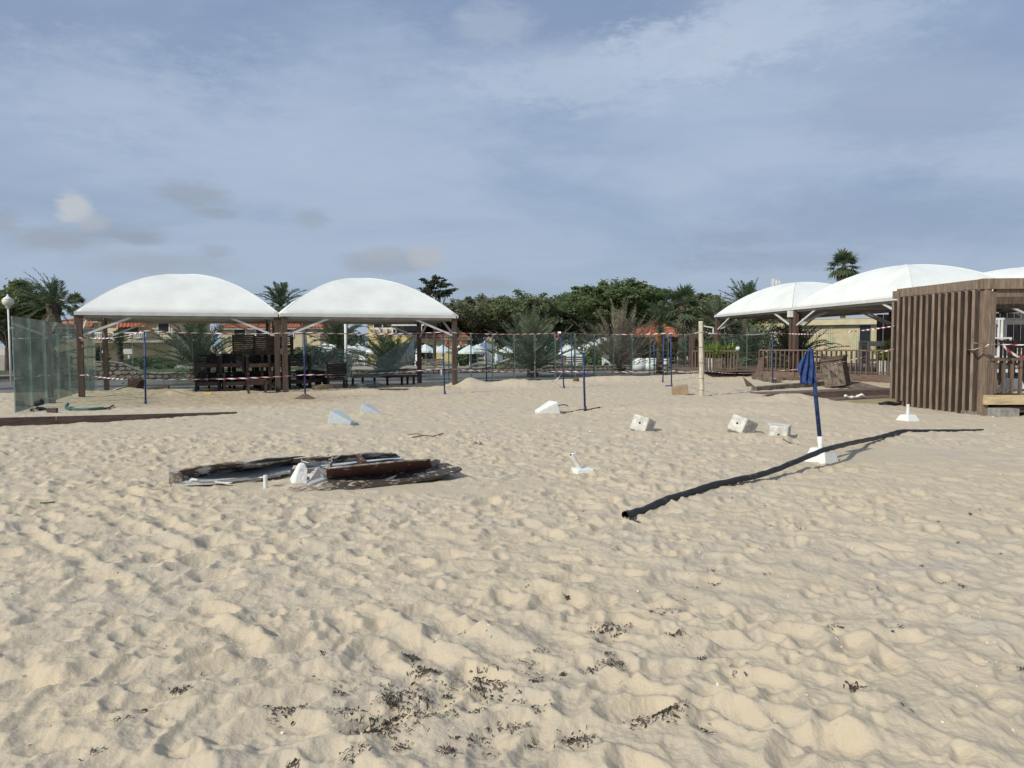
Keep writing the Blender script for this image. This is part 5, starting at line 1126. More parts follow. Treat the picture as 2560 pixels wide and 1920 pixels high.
rib_strip([s_(790, 1226, .0), s_(880, 1221, .015), s_(970, 1209, .03), s_(1060, 1194, .06), s_(1120, 1182, .085), s_(1150, 1172, .10)], [s_(815, 1194, .07), s_(890, 1186, .085), s_(980, 1176, .10), s_(1070, 1164, .125), s_(1110, 1160, .135), s_(1152, 1166, .122)], .03, .04, 9, side=(0, .2, -1)).build('hull_flange', 'hull_ragged', boatR)
rib_strip([s_(1065, 1178, .10), s_(1110, 1180, .09), s_(1135, 1177, .095), s_(1153, 1170, .11)], [s_(1068, 1160, .13)+Vector((0, .15, 0)), s_(1105, 1158, .13)+Vector((0, .1, 0)), s_(1135, 1163, .13)+Vector((0, .05, 0)), s_(1155, 1168, .118)], .02, .02, 10, side=(0, 0, -1)).build('bow', 'hull_black', boatR)
MB().prism([s_(766, 1211, .02), s_(819, 1202, .04), s_(817, 1169, .20), s_(795, 1168, .205), s_(768, 1170, .19)], (.01, .02, 0)).build('end_panel', 'hull_black', boatR)
MB().prism([s_(768, 1212, .018)+Vector((0, -.006, 0)), s_(815, 1204, .035)+Vector((0, -.006, 0)), s_(817, 1193, .085)+Vector((0, -.006, 0)), s_(805, 1182, .14)+Vector((0, -.006, 0)), s_(788, 1181, .14)+Vector((0, -.006, 0)), s_(768, 1187, .11)+Vector((0, -.006, 0))], (.001, .004, 0)).build('pale_patch', 'hull_grey', boatR)
rib_strip([s_(712, 1220, .01), s_(750, 1226, .01), s_(790, 1221, .015), s_(830, 1214, .03)], [s_(714, 1215, .02), s_(750, 1213, .03), s_(790, 1209, .04), s_(830, 1203, .05)], .016, .05, 11, side=(0, 0, -1)).build('bottom_tongue', 'hull_edge', boatR)
rib_strip([s_(757, 1209, .02), s_(815, 1206, .035), s_(870, 1200, .05)], [s_(762, 1203, .04), s_(818, 1198, .06), s_(880, 1193, .07)], .012, .3, 12, side=(0, 0, -1)).build('inner_plank', 'hull_grey', boatR)
rib_strip([s_(820, 1196, .06), s_(825, 1185, .06), s_(830, 1162, .08)], [s_(818, 1168, .20), s_(824, 1160, .20), s_(834, 1142, .19)], .02, .15, 13, side=(-1, .1, 0)).build('cross_rib', 'hull_edge', boatR)
rib_strip([s_(905, 1166, .10), s_(892, 1155, .11)], [s_(906, 1150, .22), s_(890, 1136, .215)], .05, .1, 14, side=(1, .1, 0)).build('cross_rib', 'hull_maroon', boatR)
rib_strip([s_(1078, 1166, .12), s_(1092, 1158, .12), s_(1098, 1150, .12)], [s_(1072, 1150, .21), s_(1085, 1148, .18), s_(1092, 1146, .15)], .02, .3, 15, side=(1, .1, 0)).build('cross_rib', 'hull_edge', boatR)
rib_strip([s_(768, 1162, .08), s_(774, 1158, .09), s_(780, 1150, .10)], [s_(752, 1142, .23), s_(766, 1143, .22), s_(777, 1146, .17)], .012, .1, 16, side=(1, .1, 0)).build('curled_strip', 'hull_edge', boatR)
rib_strip([s_(790, 1198, .035), s_(900, 1188, .05), s_(1050, 1170, .08)], [s_(760, 1160, .07), s_(900, 1147, .09), s_(1000, 1140, .105)], .015, .05, 17, side=(0, 0, -1)).build('floor_plank', 'hull_grey', boatR)
MB().prism([s_(714, 1149, .12), s_(740, 1149, .13), s_(716, 1139, .22)], (.005, .015, 0)).build('white_chip', 'white_paint', boatR)
for (root_, pts_) in ((boatR, [(818, 1168, .21), (900, 1160, .235), (990, 1151, .26), (1068, 1146, .24)]), (boatR, [(752, 1147, .18), (830, 1139, .20), (920, 1132, .23), (980, 1131, .22)]), (boatL, [(440, 1176, .17), (520, 1161, .23), (590, 1154, .26), (640, 1160, .20), (725, 1148, .17)]), (boatL, [(432, 1208, .03), (520, 1204.5, .05), (620, 1193, .06), (720, 1178, .07)])):
    q_ = spline([s_(*k_)+Vector((0, -.055 if k_[2] > .2 and root_ is boatR and k_[1] > 1140 else -.004, .004)) for k_ in pts_], 8)
    MB().tube(q_, [.007+.005*abs(math.sin(i_*1.7)) for i_ in range(len(q_))], 6).build('broken_edge', 'hull_edge', root_)
rs_ = random.Random(8)
for (root_, line_, n_) in ((boatL, [(450, 1174, .17), (520, 1160, .22), (600, 1155, .24), (700, 1149, .17), (560, 1203, .05), (640, 1193, .06), (715, 1178, .07)], 8), (boatR, [(770, 1150, .17), (830, 1140, .19), (920, 1133, .22), (830, 1212, .03), (900, 1206, .05), (980, 1192, .07), (1075, 1150, .18), (1085, 1156, .15), (800, 1168, .19)], 11)):
    for k in range(n_):
        px, py, z = line_[k % len(line_)]; c = s_(px+rs_.uniform(-22, 22), py+rs_.uniform(-3, 3), z); d = Vector((rs_.uniform(.03, .10), rs_.uniform(-.02, .03), rs_.uniform(-.012, .03))); w_ = Vector((rs_.uniform(-.01, .01), 0, rs_.uniform(.006, .018)))
        MB().hexa([c-d-w_*.5, c+d*.3-w_, c+d*.3-w_+Vector((0, .008, 0)), c-d-w_*.5+Vector((0, .008, 0))], [c-d+w_*.5, c+d+w_*.2, c+d+w_*.2+Vector((0, .008, 0)), c-d+w_*.5+Vector((0, .008, 0))]).build('splinter', rs_.choice(['hull_edge', 'hull_grey', 'hull_black', 'white_wash']), root_)
p = g(664, 1221); b = MB(); b.tube([(p.x, p.y, -.05), (p.x, p.y, at(664, 1188, p.y).z)], .022, 14); thing(b, 'pvc_stub', 'white_paint', 'short white plastic pipe standing in the sand before the boat', 'pipe')
# ------------------------------------------------------------------ blue poles and barrier tape
def blue_pole(bx, by, ty, tx, label, foot=None):
    p = g(bx, by); z = HZ(p); p.z = 0; t = at(tx, ty, p.y); root = empty('blue_pole', (p.x, p.y, z), label, 'pole', 'blue metal poles')
    MB().tube([(p.x, p.y, z-.15), t], .024, 10).build('tube', 'blue_pole', root, True)
    MB().tube([(p.x, p.y, z-.02), (p.x, p.y, z+.10)], .034, 10).build('collar', 'blue_pole', root, True)
    m = Vector((p.x, p.y, z)).lerp(t, .62); MB().tube([m, m+(t-m).normalized()*.06], .03, 10).build('joint', 'blue_pole', root, True)
    if foot == 'stand':
        for s in (-1, 1): MB().hexa([(p.x, p.y-.10, z-.02), (p.x+s*.32, p.y-.12, z-.03), (p.x+s*.32, p.y+.12, z-.03), (p.x, p.y+.1, z-.02)], [(p.x, p.y-.02, z+.17), (p.x+s*.33, p.y-.03, z+.0), (p.x+s*.33, p.y+.03, z+.0), (p.x, p.y+.02, z+.17)]).build('stand', 'rust_board', root)
    if foot == 'plate': MB().box((p.x-.1, p.y, z+.02), (.24, .08, .03)).build('foot_plate', 'blue_pole', root)
    return Vector(t)
tops = {}
for (k, bx, by, ty, tx, lab, ft_) in (('a', 364, 1008, 826, 361, 'blue tape pole standing before the first canopy, left of the stack', None), ('b', 763, 998, 829, 760, 'blue tape pole on a dark triangular stand', 'stand'),
        ('c', 1112, 985, 829, 1107, 'blue tape pole beside the second canopy right post', None), ('d', 1217, 956, 841, 1214, 'dark blue pole before the wide spiky palm, without tape', None),
        ('e', 1410, 971, 831, 1402, 'blue tape pole with a knotted tape end in the middle', None), ('f', 1430, 952, 834, 1428, 'thin blue pole just right of the knotted tape pole', None),
        ('g', 1463, 1034, 881, 1458, 'nearest short blue pole standing alone right of the white block', None), ('h', 1636, 945, 842, 1635, 'farthest of three thin blue poles left of the bamboo post', None),
        ('i', 1657, 956, 838, 1659, 'middle of three thin blue poles left of the bamboo post', None), ('j', 1679, 966, 831, 1677, 'nearest of three thin blue poles left of the bamboo post', 'plate'),
        ('k', 1932, 960, 831, 1931, 'blue tape pole in front of the right deck railing', None)):
    tops[k] = (g(bx, by), blue_pole(bx, by, ty, tx, lab, ft_))
def ribbon(anchors, name, label, sag=.02, w=.038, seed=1, turns=.9):
    r = random.Random(seed); pts = []; dist = []
    for a, b in zip(anchors[:-1], anchors[1:]):
        n = max(10, int((b-a).length/.06))
        for k in range(n):
            t = k/n; pts.append(a.lerp(b, t)+Vector((0, 0, -sag*(b-a).length*4*t*(1-t)*.25)))
    pts.append(anchors[-1]); V = []; F = []; UVs = []; d = 0; ph = 0; nz = [r.uniform(0, 6) for _ in range(3)]
    for i, p in enumerate(pts):
        if i: d += (p-pts[i-1]).length
        tw = turns*d*1.1+1.2*math.sin(d*.9+nz[0])+.6*math.sin(d*2.3+nz[1]); wd = w*(.55+.45*abs(math.sin(d*.6+nz[2])))
        tg = (pts[min(i+1, len(pts)-1)]-pts[max(i-1, 0)]).normalized(); s = tg.cross(Vector((0, 0, 1))).normalized(); u = s.cross(tg)
        o = (u*math.cos(tw)+s*math.sin(tw))*wd/2; V += [p-o, p+o]; UVs += [(d/.30, 0), (d/.30, 1)]
    F = [(2*i, 2*i+2, 2*i+3, 2*i+1) for i in range(len(pts)-1)]
    b = MB(); b.add(V, F); o = thing(b, name, 'tape', label, 'barrier tape'); me = o.data; uv = me.uv_layers.new(name='UVMap')
    for L_ in me.loops: uv.data[L_.index].uv = UVs[L_.vertex_index]
    return o
def ap(k, px, py): return at(px, py, tops[k][1].y-.03)
kx = K0+KB*2.55+KOUT*.14
A_top = [at(198, 844, FL.y-.1), at(214, 844, FL.y-.1), at(285, 844, 20.4), ap('a', 361, 827), ap('b', 760, 831), ap('c', 1107, 830), ap('e', 1402, 832), ap('j', 1677, 833), at(1754, 829, g(1754, 990).y-.05), ap('k', 1931, 831), Vector((kx.x, kx.y, at(2232, 815, kx.y).z))]
A_bot = [at(200, 938, FL.y-.1), at(215, 937, FL.y-.1), ap('a', 363, 948), ap('b', 762, 937), ap('c', 1110, 921), ap('e', 1407, 928), ap('j', 1679, 925), at(1754, 926, g(1754, 990).y-.06), ap('k', 1931, 927), Vector((kx.x, kx.y, at(2232, 872, kx.y).z))]
ribbon(A_top, 'barrier_tape', 'upper red and white barrier tape strung along the blue poles', .05, seed=1)
ribbon(A_bot, 'barrier_tape', 'lower red and white barrier tape strung along the blue poles', .05, seed=2)
e0 = ap('e', 1407, 928); ribbon([e0, at(1396, 945, e0.y), at(1388, 950, e0.y), g(1378, 958)+up*.05], 'barrier_tape', 'loose tape end hanging from the knotted blue pole', .0, seed=3)
e0 = ap('e', 1402, 832); ribbon([e0+Vector((-.05, -.02, .04)), at(1398, 834, e0.y-.05), at(1396, 843, e0.y), at(1391, 848, e0.y)], 'barrier_tape', 'tape knot with short tail on top of the knotted blue pole', 0, .13, seed=4)
q = FL.y-.1; ribbon([at(206, 844, q), at(203, 850, q), at(199, 857, q)], 'barrier_tape', 'short left tape tail tied on the far left canopy post', 0, .09, seed=5); ribbon([at(207, 844, q), at(207, 855, q), at(206, 868, q)], 'barrier_tape', 'long hanging tape tail tied on the far left canopy post', 0, .09, seed=6)
kq = K0+KOUT*.15; ribbon([at(2418, 874, kq.y+.2), at(2434, 874, kq.y-.1), at(2462, 866, kq.y-.25), at(2472, 861, kq.y-.25)], 'barrier_tape', 'short tape wrapped round the kiosk corner', 0, .06, seed=7)
ribbon([at(2434, 857, kq.y-.1), at(2470, 860, kq.y-.3), at(2580, 863, kq.y-.3)], 'barrier_tape', 'pale tight tape running right from the kiosk corner', 0, .03, seed=8)
ribbon([at(2508, 862, kq.y-.3), at(2522, 878, kq.y-.3), at(2540, 889, kq.y-.3), at(2575, 896, kq.y-.3)], 'barrier_tape', 'slack tape loop hanging over the right railing', 0, .05, seed=9)

# ------------------------------------------------------------------ bamboo post, box, timbers, small debris
bp = g(1755, 991); bt = at(1752, 803, bp.y); root = empty('bamboo_post', (bp.x, bp.y, 0), 'thick pale bamboo post with a grey sticker and metal arm', 'post')
b0 = Vector((bp.x, bp.y, HZ(bp)-.2)); Pn = []; rs = []
for k in range(41):
    t = k/40; Pn.append(b0.lerp(bt, t)); node = abs((t*5.2) % 1-.5); rs.append(.072-.008*t+(.006 if node > .46 else 0))
MB().tube(Pn, rs, 16).build('culm', 'bamboo', root, True)
for t in (.30, .155, .49, .68, .86): q = b0.lerp(bt, t); MB().tube([q, q+(bt-b0).normalized()*.014], .0745-.008*t, 16).build('node_ring', 'twig', root)
q = b0.lerp(bt, .42); MB().box((q.x+.045, q.y-.062, q.z), (.06, .03, .22), Matrix.Rotation(.55, 3, 'Z')).build('sticker', 'alu_dim', root)
MB().bar(bt+Vector((.03, 0, -.13)), bt+Vector((.36, 0, -.19)), .03, .035).build('arm', 'alu', root); MB().bar(bt+Vector((.36, 0, -.17)), bt+Vector((.36, 0, -.36)), .03, .03).build('arm_drop', 'alu', root); MB().bar(bt+Vector((.22, 0, -.36)), bt+Vector((.42, 0, -.36)), .03, .025).build('arm_foot', 'alu', root)
def block(px, py, size, rot, m, name, label, cat, lift=0, bev=.006):
    p = g(px, py); M = Matrix.Rotation(rot[2], 3, 'Z') @ Matrix.Rotation(rot[1], 3, 'Y') @ Matrix.Rotation(rot[0], 3, 'X'); b = MB()
    b.box((p.x, p.y+size[1]/2, HZ(p)+size[2]/2+lift), size, M); return thing(b, name, m, label, cat, bevel=bev)
cbx = block(1703, 988, (.48, .34, .26), (R(6), R(-9), R(-12)), 'cardboard', 'cardboard_box', 'brown cardboard box lying left of the bamboo post', 'box')
p = g(1688, 985); b = MB(); b.prism([g(1686, 988)+up*.05, g(1691, 976)+up*.05, at(1690, 968, p.y), at(1683, 974, p.y)], (.01, .03, 0)); b.build('box_flap', 'cardboard', cbx)
def plank(px0, py0, px1, py1, w, h, m, label, lift=0.0, name='timber_plank', grp='loose timbers on the sand', lift2=None):
    zz_ = .11 if px0 > 1880 else 0
    a, c = g(px0, py0, zz_), g(px1, py1, zz_); a.z = HZ(a)+h/2-.02+lift; c.z = HZ(c)+h/2-.02+(lift if lift2 is None else lift2)
    b = MB(); b.bar(a, c, w, h); return thing(b, name, m, label, 'timber', grp, bevel=.006)
plank(1286, 963, 1330, 963, .16, .16, 'pale_timber', 'short squared timber lying before the sand mound in the middle')
plank(785, 975, 829, 970, .16, .16, 'pale_timber', 'pale beam lying by the armchair under the second canopy')
plank(938, 979, 1020, 974, .12, .05, 'grey_timber', 'flat grey plank lying in front of the low bench')
plank(1496, 945, 1620, 941, .3, .10, 'rust_board', 'long brown board at foot of the dry brown palm fence', .12)
plank(1885, 968, 2075, 957, .22, .14, 'grey_timber', 'longest grey timber on the sand before the right deck')
plank(1886, 947, 1946, 953, .25, .12, 'grey_timber', 'short grey timber near the leaning panel')
plank(1942, 950, 2045, 952, .22, .14, 'rust_board', 'dark brown timber against the right deck edge')
plank(2055, 960, 2120, 961, .3, .05, 'grey_timber', 'broken flat board under the tipped planter crate', .02)
b = MB(); P = [g(x_, y_, .12) for (x_, y_) in ((2110, 962), (2150, 966), (2190, 971), (2209, 970), (2200, 964), (2150, 958), (2118, 956))]; b.prism([Vector((q.x, q.y, HZ(q)+.03)) for q in P], (0, 0, .03)); thing(b, 'curved_board', 'grey_timber', 'pale rounded flat board lying before the right deck', 'board')
q = g(1886, 966); b = MB(); b.prism([g(1888, 967)+up*.0, g(1866, 966)+up*.0, at(1857, 942, q.y)], (.02, .06, 0)); thing(b, 'wooden_bracket', 'rust_board', 'triangular brown board standing in the sand right of the bamboo post', 'board')
b = MB(); q = g(1903, 944, .12); q.y -= .25; b.hexa([at(1886, 944, q.y-.1), at(1904, 944, q.y-.1), at(1904, 944, q.y), at(1886, 944, q.y)], [at(1898, 893, q.y+.25), at(1914, 893, q.y+.25), at(1914, 893, q.y+.35), at(1898, 893, q.y+.35)]); lpn = thing(b, 'leaning_panel', 'deck_timber', 'narrow brown panel leaning on the railing end', 'panel', bevel=.008)
# tipped planter crate
q = g(2094, 960, .12); q = Vector((q.x-.1, q.y-.25, 0)); root = empty('planter_crate', (q.x, q.y, HZ(q)), 'dark wooden planter crate standing tipped on the sand behind the flag', 'crate', None, R(-38))
Mx = Matrix.Rotation(R(-9), 3, 'Y') @ Matrix.Rotation(R(6), 3, 'X'); w, h = .66, .98
def tl(p): return Mx @ Vector(p)+Vector((0, 0, .06))
for (x0, y0, x1, y1) in ((-1, -1, 1, -1), (1, -1, 1, 1), (1, 1, -1, 1), (-1, 1, -1, -1)):
    d = Vector((x1-x0, y1-y0, 0))/2
    for k in range(5):
        c = Vector((x0, y0, 0))*w/2+d*w*(k+.5)/5; MB().bar(tl(c+up*.02), tl(c+up*(h-.06)), w/5-.008, .03, up=Mx @ Vector((d.y, -d.x, 0))).build('side_board', 'grey_timber' if y0 == y1 == -1 else 'rust_board', root, local=True)
    a, c = Vector((x0, y0, 0))*w/2*1.06, Vector((x1, y1, 0))*w/2*1.06; MB().bar(tl(a+up*(h-.03)), tl(c+up*(h-.03)), .09, .07, up=Mx @ up).build('rim_board', 'rust_board', root, local=True)
# steps down from the right deck
st = empty('deck_steps', g(2180, 1010), 'two long brown deck steps half buried left of the kiosk', 'steps')
s0, s1 = g(1925, 986, .27), g(2256, 973, .27); dd = (s1-s0).normalized(); od = Vector((dd.y, -dd.x, 0))
MB().bar(s0-od*.35+up*.0, s1-od*.35, .72, .03).build('tread', 'deck_timber', st)
for k in range(4): MB().bar(s0.lerp(s1, k/4)+dd*.004-up*.13, s0.lerp(s1, (k+1)/4)-dd*.004-up*.13, .03, .23).build('riser_board', 'deck_timber', st)
s2, s3 = g(2085, 1001, .14), g(2262, 992, .15); s2.z = .14; s3.z = .15; dd = (s3-s2).normalized(); od = Vector((dd.y, -dd.x, 0))
MB().bar(s2-od*.3, s3-od*.3, .62, .03).build('tread', 'deck_timber', st); MB().bar(s2-up*.13, s3-up*.13, .03, .24).build('riser_board', 'beige_clad', st)
q = at(2244, 984, s3.y+.35); b = MB(); b.lathe((q.x, q.y, .165), [(.05, 0), (.085, .04), (.09, .09), (.075, .13), (.04, .15)], 14); thing(b, 'metal_pot', 'alu', 'small silver pot on the lower deck step', 'pot', smooth=True)
b = MB(); P = [at(2111, 989, s2.y+.4), at(2125, 993, s2.y+.4), at(2140, 992, s2.y+.42), at(2152, 989, s2.y+.45), at(2163, 991, s2.y+.45)]; b.tube(spline(P), [.03+.012*math.sin(k) for k in range(len(spline(P)))], 8); b.tube([at(2148, 989, s2.y+.4), at(2154, 986, s2.y+.4), at(2160, 990, s2.y+.4)], .03, 8); thing(b, 'white_rag', 'white_paint', 'twisted white rag lying on the lower deck step', 'rag', smooth=True)
def crumple(px, py, sx, sy, sz, m, name, label, cat, seed, dy=0):
    r = random.Random(seed); p = g(px, py); p.y += dy; b = MB(); n, k = 12, 6; V = []; F = []
    for j in range(k+1):
        e = math.pi*j/k
        for i in range(n):
            a = 2*math.pi*i/n; s = 1+.35*(r.random()-.5); V.append((p.x+math.cos(a)*math.sin(e)*sx*s, p.y+math.sin(a)*math.sin(e)*sy*s, HZ(p)+sz*.6-math.cos(e)*sz*s))
    for j in range(k): F += [(j*n+i, j*n+(i+1) % n, (j+1)*n+(i+1) % n, (j+1)*n+i) for i in range(n)]
    b.add(V, F); return thing(b, name, m, label, cat)
crumple(2222, 1016, .25, .14, .06, 'black_plastic', 'plastic_bag', 'crumpled black plastic bag before the deck steps', 'bag', 4)
crumple(95, 1028, .20, .12, .07, 'black_plastic', 'plastic_bag', 'crumpled black bag at foot of the nearest glass panel', 'bag', 5)
crumple(1795, 940, .30, .15, .07, 'grey_timber', 'rag_bundle', 'grey rag bundle on sand below the short railing', 'rag', 6)
crumple(1440, 962, .12, .1, .16, 'twig', 'tree_stump', 'small brown stump in the sand right of the knotted pole', 'stump', 7)
crumple(910, 972, .5, .2, .14, 'fallen_glass', 'plastic_sheet', 'crumpled clear plastic sheet under the low bench', 'plastic sheet', 8, .6)
p = g(95, 1022); b = MB(); b.tube([(p.x-.05, p.y, HZ(p)+.12), (p.x+.12, p.y-.02, HZ(p)+.17)], .07, 14); b.tube([(p.x-.45, p.y-.05, HZ(p)+.03), (p.x-.05, p.y, HZ(p)+.10)], .02, 8); thing(b, 'valve', 'black_plastic', 'dark round fitting with a stem beside the nearest glass panel', 'fitting')
block(126, 1032, (.20, .14, .11), (0, 0, .2), 'rust_board', 'wood_offcut', 'brown wood offcut beside the black bag at left', 'wood block')
block(115, 1008, (.34, .16, .13), (0, R(-8), .25), 'alu_dim', 'metal_channel', 'grey metal box piece behind the greenish glass row', 'metal box')
P = [g(170, 1018)+up*.06, g(166, 1022)+up*.04, g(180, 1026)+up*.03, g(220, 1027)+up*.03, g(258, 1024.5)+up*.03]; b = MB(); b.tube(spline([q+up*HZ(q) for q in P]), .038, 10); o = thing(b, 'green_hose', 'green_hose', 'green hose length lying on sand behind the low brown kerb', 'hose', smooth=True)
P = [g(258, 1024.5)+up*.02, g(272, 1022)+up*.02, g(284, 1018)+up*.03]; b = MB(); b.tube([q+up*HZ(q) for q in P], [.03, .018, .02], 8); b.build('hose_end', 'black_pipe', o)
kroot = empty('timber_kerb', KERB0, 'low brown board kerb running in from the left edge of the sand', 'kerb')
for k in range(4):
    a, c = KERB0.lerp(KERB1, k/4), KERB0.lerp(KERB1, (k+1)/4); za, zc = .10-.145*k/4, .10-.145*(k+1)/4; d = (c-a).normalized()
    MB().bar(a+up*za+d*.004, c+up*zc-d*.004, .05, .17).build('kerb_board', 'rust_board', kroot)
b = MB(); p = g(520, 986); b.box((p.x, p.y, HZ(p)+.03), (.24, .07, .05), Matrix.Rotation(.1, 3, 'Z')); thing(b, 'yellow_float', 'yellow_plastic', 'small yellow plastic piece on sand before the stack', 'plastic piece', bevel=.015)
block(335, 967, (.52, .30, .34), (R(-14), R(6), .3), 'dark_furniture_lit', 'broken_crate', 'dark broken board box half buried under the first canopy', 'crate'); block(392, 969, (.70, .3, .16), (0, R(-5), .25), 'rust_board', 'wood_stack', 'brown boards lying right of the broken box', 'wood')
P = [g(1215, 1092), g(1250, 1090), g(1285, 1088), g(1300, 1084)]
b = MB(); b.tube(spline([q+up*(HZ(q)+.012) for q in [g(1030, 1097), g(1060, 1092), g(1085, 1091), g(1108, 1085)]]), .008, 6); b.tube([q+up*(HZ(q)+.012) for q in [g(1060, 1092), g(1040, 1088), g(1020, 1090)]], .006, 6); thing(b, 'twig', 'twig', 'thin forked twig on sand between boat and canopies', 'twig')
b = MB(); b.tube(spline([q+up*(HZ(q)+.015) for q in [g(1408, 1036), g(1430, 1035), g(1450, 1031), g(1470, 1033), g(1500, 1030)]]), .012, 6); thing(b, 'rope', 'twig', 'brown rope on sand at foot of the nearest blue pole', 'rope')
b = MB(); b.tube(spline([q+up*(HZ(q)+.01) for q in [g(1958, 1101), g(1970, 1104), g(1985, 1105), g(1996, 1110)]]), .007, 6); thing(b, 'twig', 'twig', 'thin stick lying before the half buried concrete block', 'twig')
b = MB(); b.tube(spline([q+up*(HZ(q)+.012) for q in [g(100, 1263), g(120, 1260), g(136, 1252)]]), .008, 6); thing(b, 'leaf_blade', 'leaf_agave', 'green leaf blade on sand at far left', 'leaf')

# ------------------------------------------------------------------ stacked dark furniture
def chair_proto(name, label, m='dark_furniture', w=.78, d=.78, h=.62, back=True):
    root = empty(name, (0, 0, 0), label, 'chair', 'stacked dark wooden armchairs')
    for i in (-1, 1):
        for j in (-1, 1): MB().bar((i*(w/2-.04), j*(d/2-.04), 0), (i*(w/2-.04), j*(d/2-.04), h), .075, .075).build('leg', m, root, local=True)
        MB().box((i*(w/2-.04), 0, h-.02), (.10, d, .045)).build('armrest', 'dark_furniture_lit', root, local=True)
        MB().box((i*(w/2-.04), 0, .26), (.05, d-.1, .10)).build('side_rail', m, root, local=True)
    for i in (-1, 1):
        for k in range(3): MB().box((i*(w/2-.04), -d/2+.22+k*.17, .46), (.03, .09, .26)).build('side_slat', m, root, local=True)
    for j in (-1, 1): MB().box((0, j*(d/2-.04), .27), (w-.1, .05, .12)).build('seat_rail', 'dark_furniture_lit' if j < 0 else m, root, local=True)
    for k in range(6): MB().box((0, -d/2+.12+k*.11, .33), (w-.12, .085, .022)).build('seat_slat', m, root, local=True)
    if back:
        for k in range(5): MB().box((0, d/2-.05, .40+k*.055), (w-.14, .025, .04)).build('back_slat', m, root, local=True)
    return root
proto = chair_proto('wooden_armchair', 'dark wooden armchair at left bottom of the furniture stack')
def place(o, px, py, lift, rz, label, dy=0):
    p = g(px, py); o.location = (p.x, p.y+dy, HZ(p)+lift-.02); o.rotation_euler = (0, 0, rz); o['label'] = label
first = True
def place_chair(px, py, lift, rz, label, dy=.4):
    global first
    o = proto if first else copy_tree(proto); first = False; place(o, px, py, lift, rz, label, dy)
uz = math.atan2(U.y, U.x)
for (px, py, lift, label) in ((507, 979, 0, 'dark wooden armchair at left bottom of the furniture stack'), (505, 979, .62, 'dark wooden armchair on top of the leftmost stack pile'),
        (574, 979, 0, 'dark wooden armchair at bottom of the second stack pile from left'), (571, 979, .62, 'dark wooden armchair on top of the second stack pile from left'),
        (636, 979, .02, 'dark wooden armchair at bottom of the tallest stack pile'), (633, 979, .62, 'dark wooden armchair in middle of the tallest stack pile'), (668, 977, 0, 'dark wooden armchair at bottom just left of the double post'), (672, 977, .62, 'dark wooden armchair on second level just left of the double post'), (690, 975, 1.24, 'dark wooden armchair highest up behind the double post'),
        (735, 973, 0, 'dark wooden armchair on ground just right of the double post'), (768, 970, 0, 'dark wooden armchair on ground right behind the stand pole'), (735, 973, .62, 'dark wooden armchair upper one just right of the double post')):
    place_chair(px, py, lift, uz+random.uniform(-.08, .08), label, .45 if py > 975 else .7)
for (px, py, lift, label) in ((520, 974, 0, 'dark wooden armchair behind the leftmost pile, lower'), (520, 974, .62, 'dark wooden armchair behind the leftmost pile, upper'), (585, 974, 0, 'dark wooden armchair behind the second pile, lower'), (585, 974, .62, 'dark wooden armchair behind the second pile, upper'), (645, 974, 0, 'dark wooden armchair behind the tallest pile, lower'), (645, 974, .62, 'dark wooden armchair behind the tallest pile, upper'), (750, 968, 0, 'dark wooden armchair in the back row right of the double post')):
    place_chair(px, py, lift, uz+random.uniform(-.1, .1), label, 1.0)
def lounger(px, py, lift, rz, label, tiltx):
    p = g(px, py); root = empty('slatted_lounger', (p.x, p.y+.75, HZ(p)+lift), label, 'lounger', 'upended slatted loungers', rz); Mt = Matrix.Rotation(R(tiltx), 3, 'X')
    w, h = .68, .66
    for i in (-1, 1): MB().bar(Mt @ Vector((i*w/2, 0, 0)), Mt @ Vector((i*w/2, 0, h)), .05, .06, up=Mt @ Vector((0, 1, 0))).build('side_frame', 'dark_furniture', root, local=True)
    for k in range(10): MB().bar(Mt @ Vector((-w/2, -.01, .035+k*.066)), Mt @ Vector((w/2, -.01, .035+k*.066)), .022, .060, up=Mt @ up).build('slat', 'dark_furniture_lit', root, local=True)
    for i in (-1, 1): MB().bar(Mt @ Vector((i*(w/2-.05), .03, .05)), Vector((i*(w/2-.05), .45, 0)), .05, .05).build('rear_leg', 'dark_furniture', root, local=True)
lounger(591, 979, 1.24, uz, 'slatted lounger frame standing on the stack, left one', -4); lounger(647, 979, 1.22, uz-.05, 'slatted lounger frame standing on the stack, right one', -7)
p = g(640, 983); root = empty('side_table', (p.x, p.y+.1, HZ(p)-.02), 'small dark side table in front of the tallest stack pile', 'table', None, uz)
MB().box((0, 0, .43), (.62, .5, .045)).build('table_top', 'dark_furniture_lit', root, local=True)
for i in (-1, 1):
    for j in (-1, 1): MB().bar((i*.26, j*.2, 0), (i*.26, j*.2, .41), .06, .06).build('leg', 'dark_furniture_lit', root, local=True)
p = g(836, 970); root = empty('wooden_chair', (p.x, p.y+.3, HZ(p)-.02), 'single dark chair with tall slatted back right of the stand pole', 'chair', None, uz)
MB().box((0, 0, .33), (.72, .7, .10)).build('seat', 'dark_furniture_lit', root, local=True)
for k in range(7): MB().bar((-.30, -.22+.022*k, .46+.066*k), (.30, -.22+.022*k, .46+.066*k), .03, .058).build('back_slat', 'dark_furniture', root, local=True)
for i in (-1, 1):
    MB().bar((i*.32, -.24, .38), (i*.33, -.06, .94), .05, .06).build('back_post', 'dark_furniture', root, local=True)
    for j in (-1, 1): MB().bar((i*.32, j*.3, 0), (i*.32, j*.3, .30), .07, .07).build('leg', 'dark_furniture', root, local=True)
a, c = g(868, 968), g(1034, 962); a.y += .9; c.y += .6; c.x += .02
root = empty('low_bench', (a.x, a.y, HZ(a)), 'long low dark bench under the fallen glass sheets', 'bench'); zt = HZ(a)+.34
MB().bar(Vector((a.x, a.y, zt)), Vector((c.x, c.y, zt)), .5, .07).build('bench_top', 'dark_furniture_lit', root)
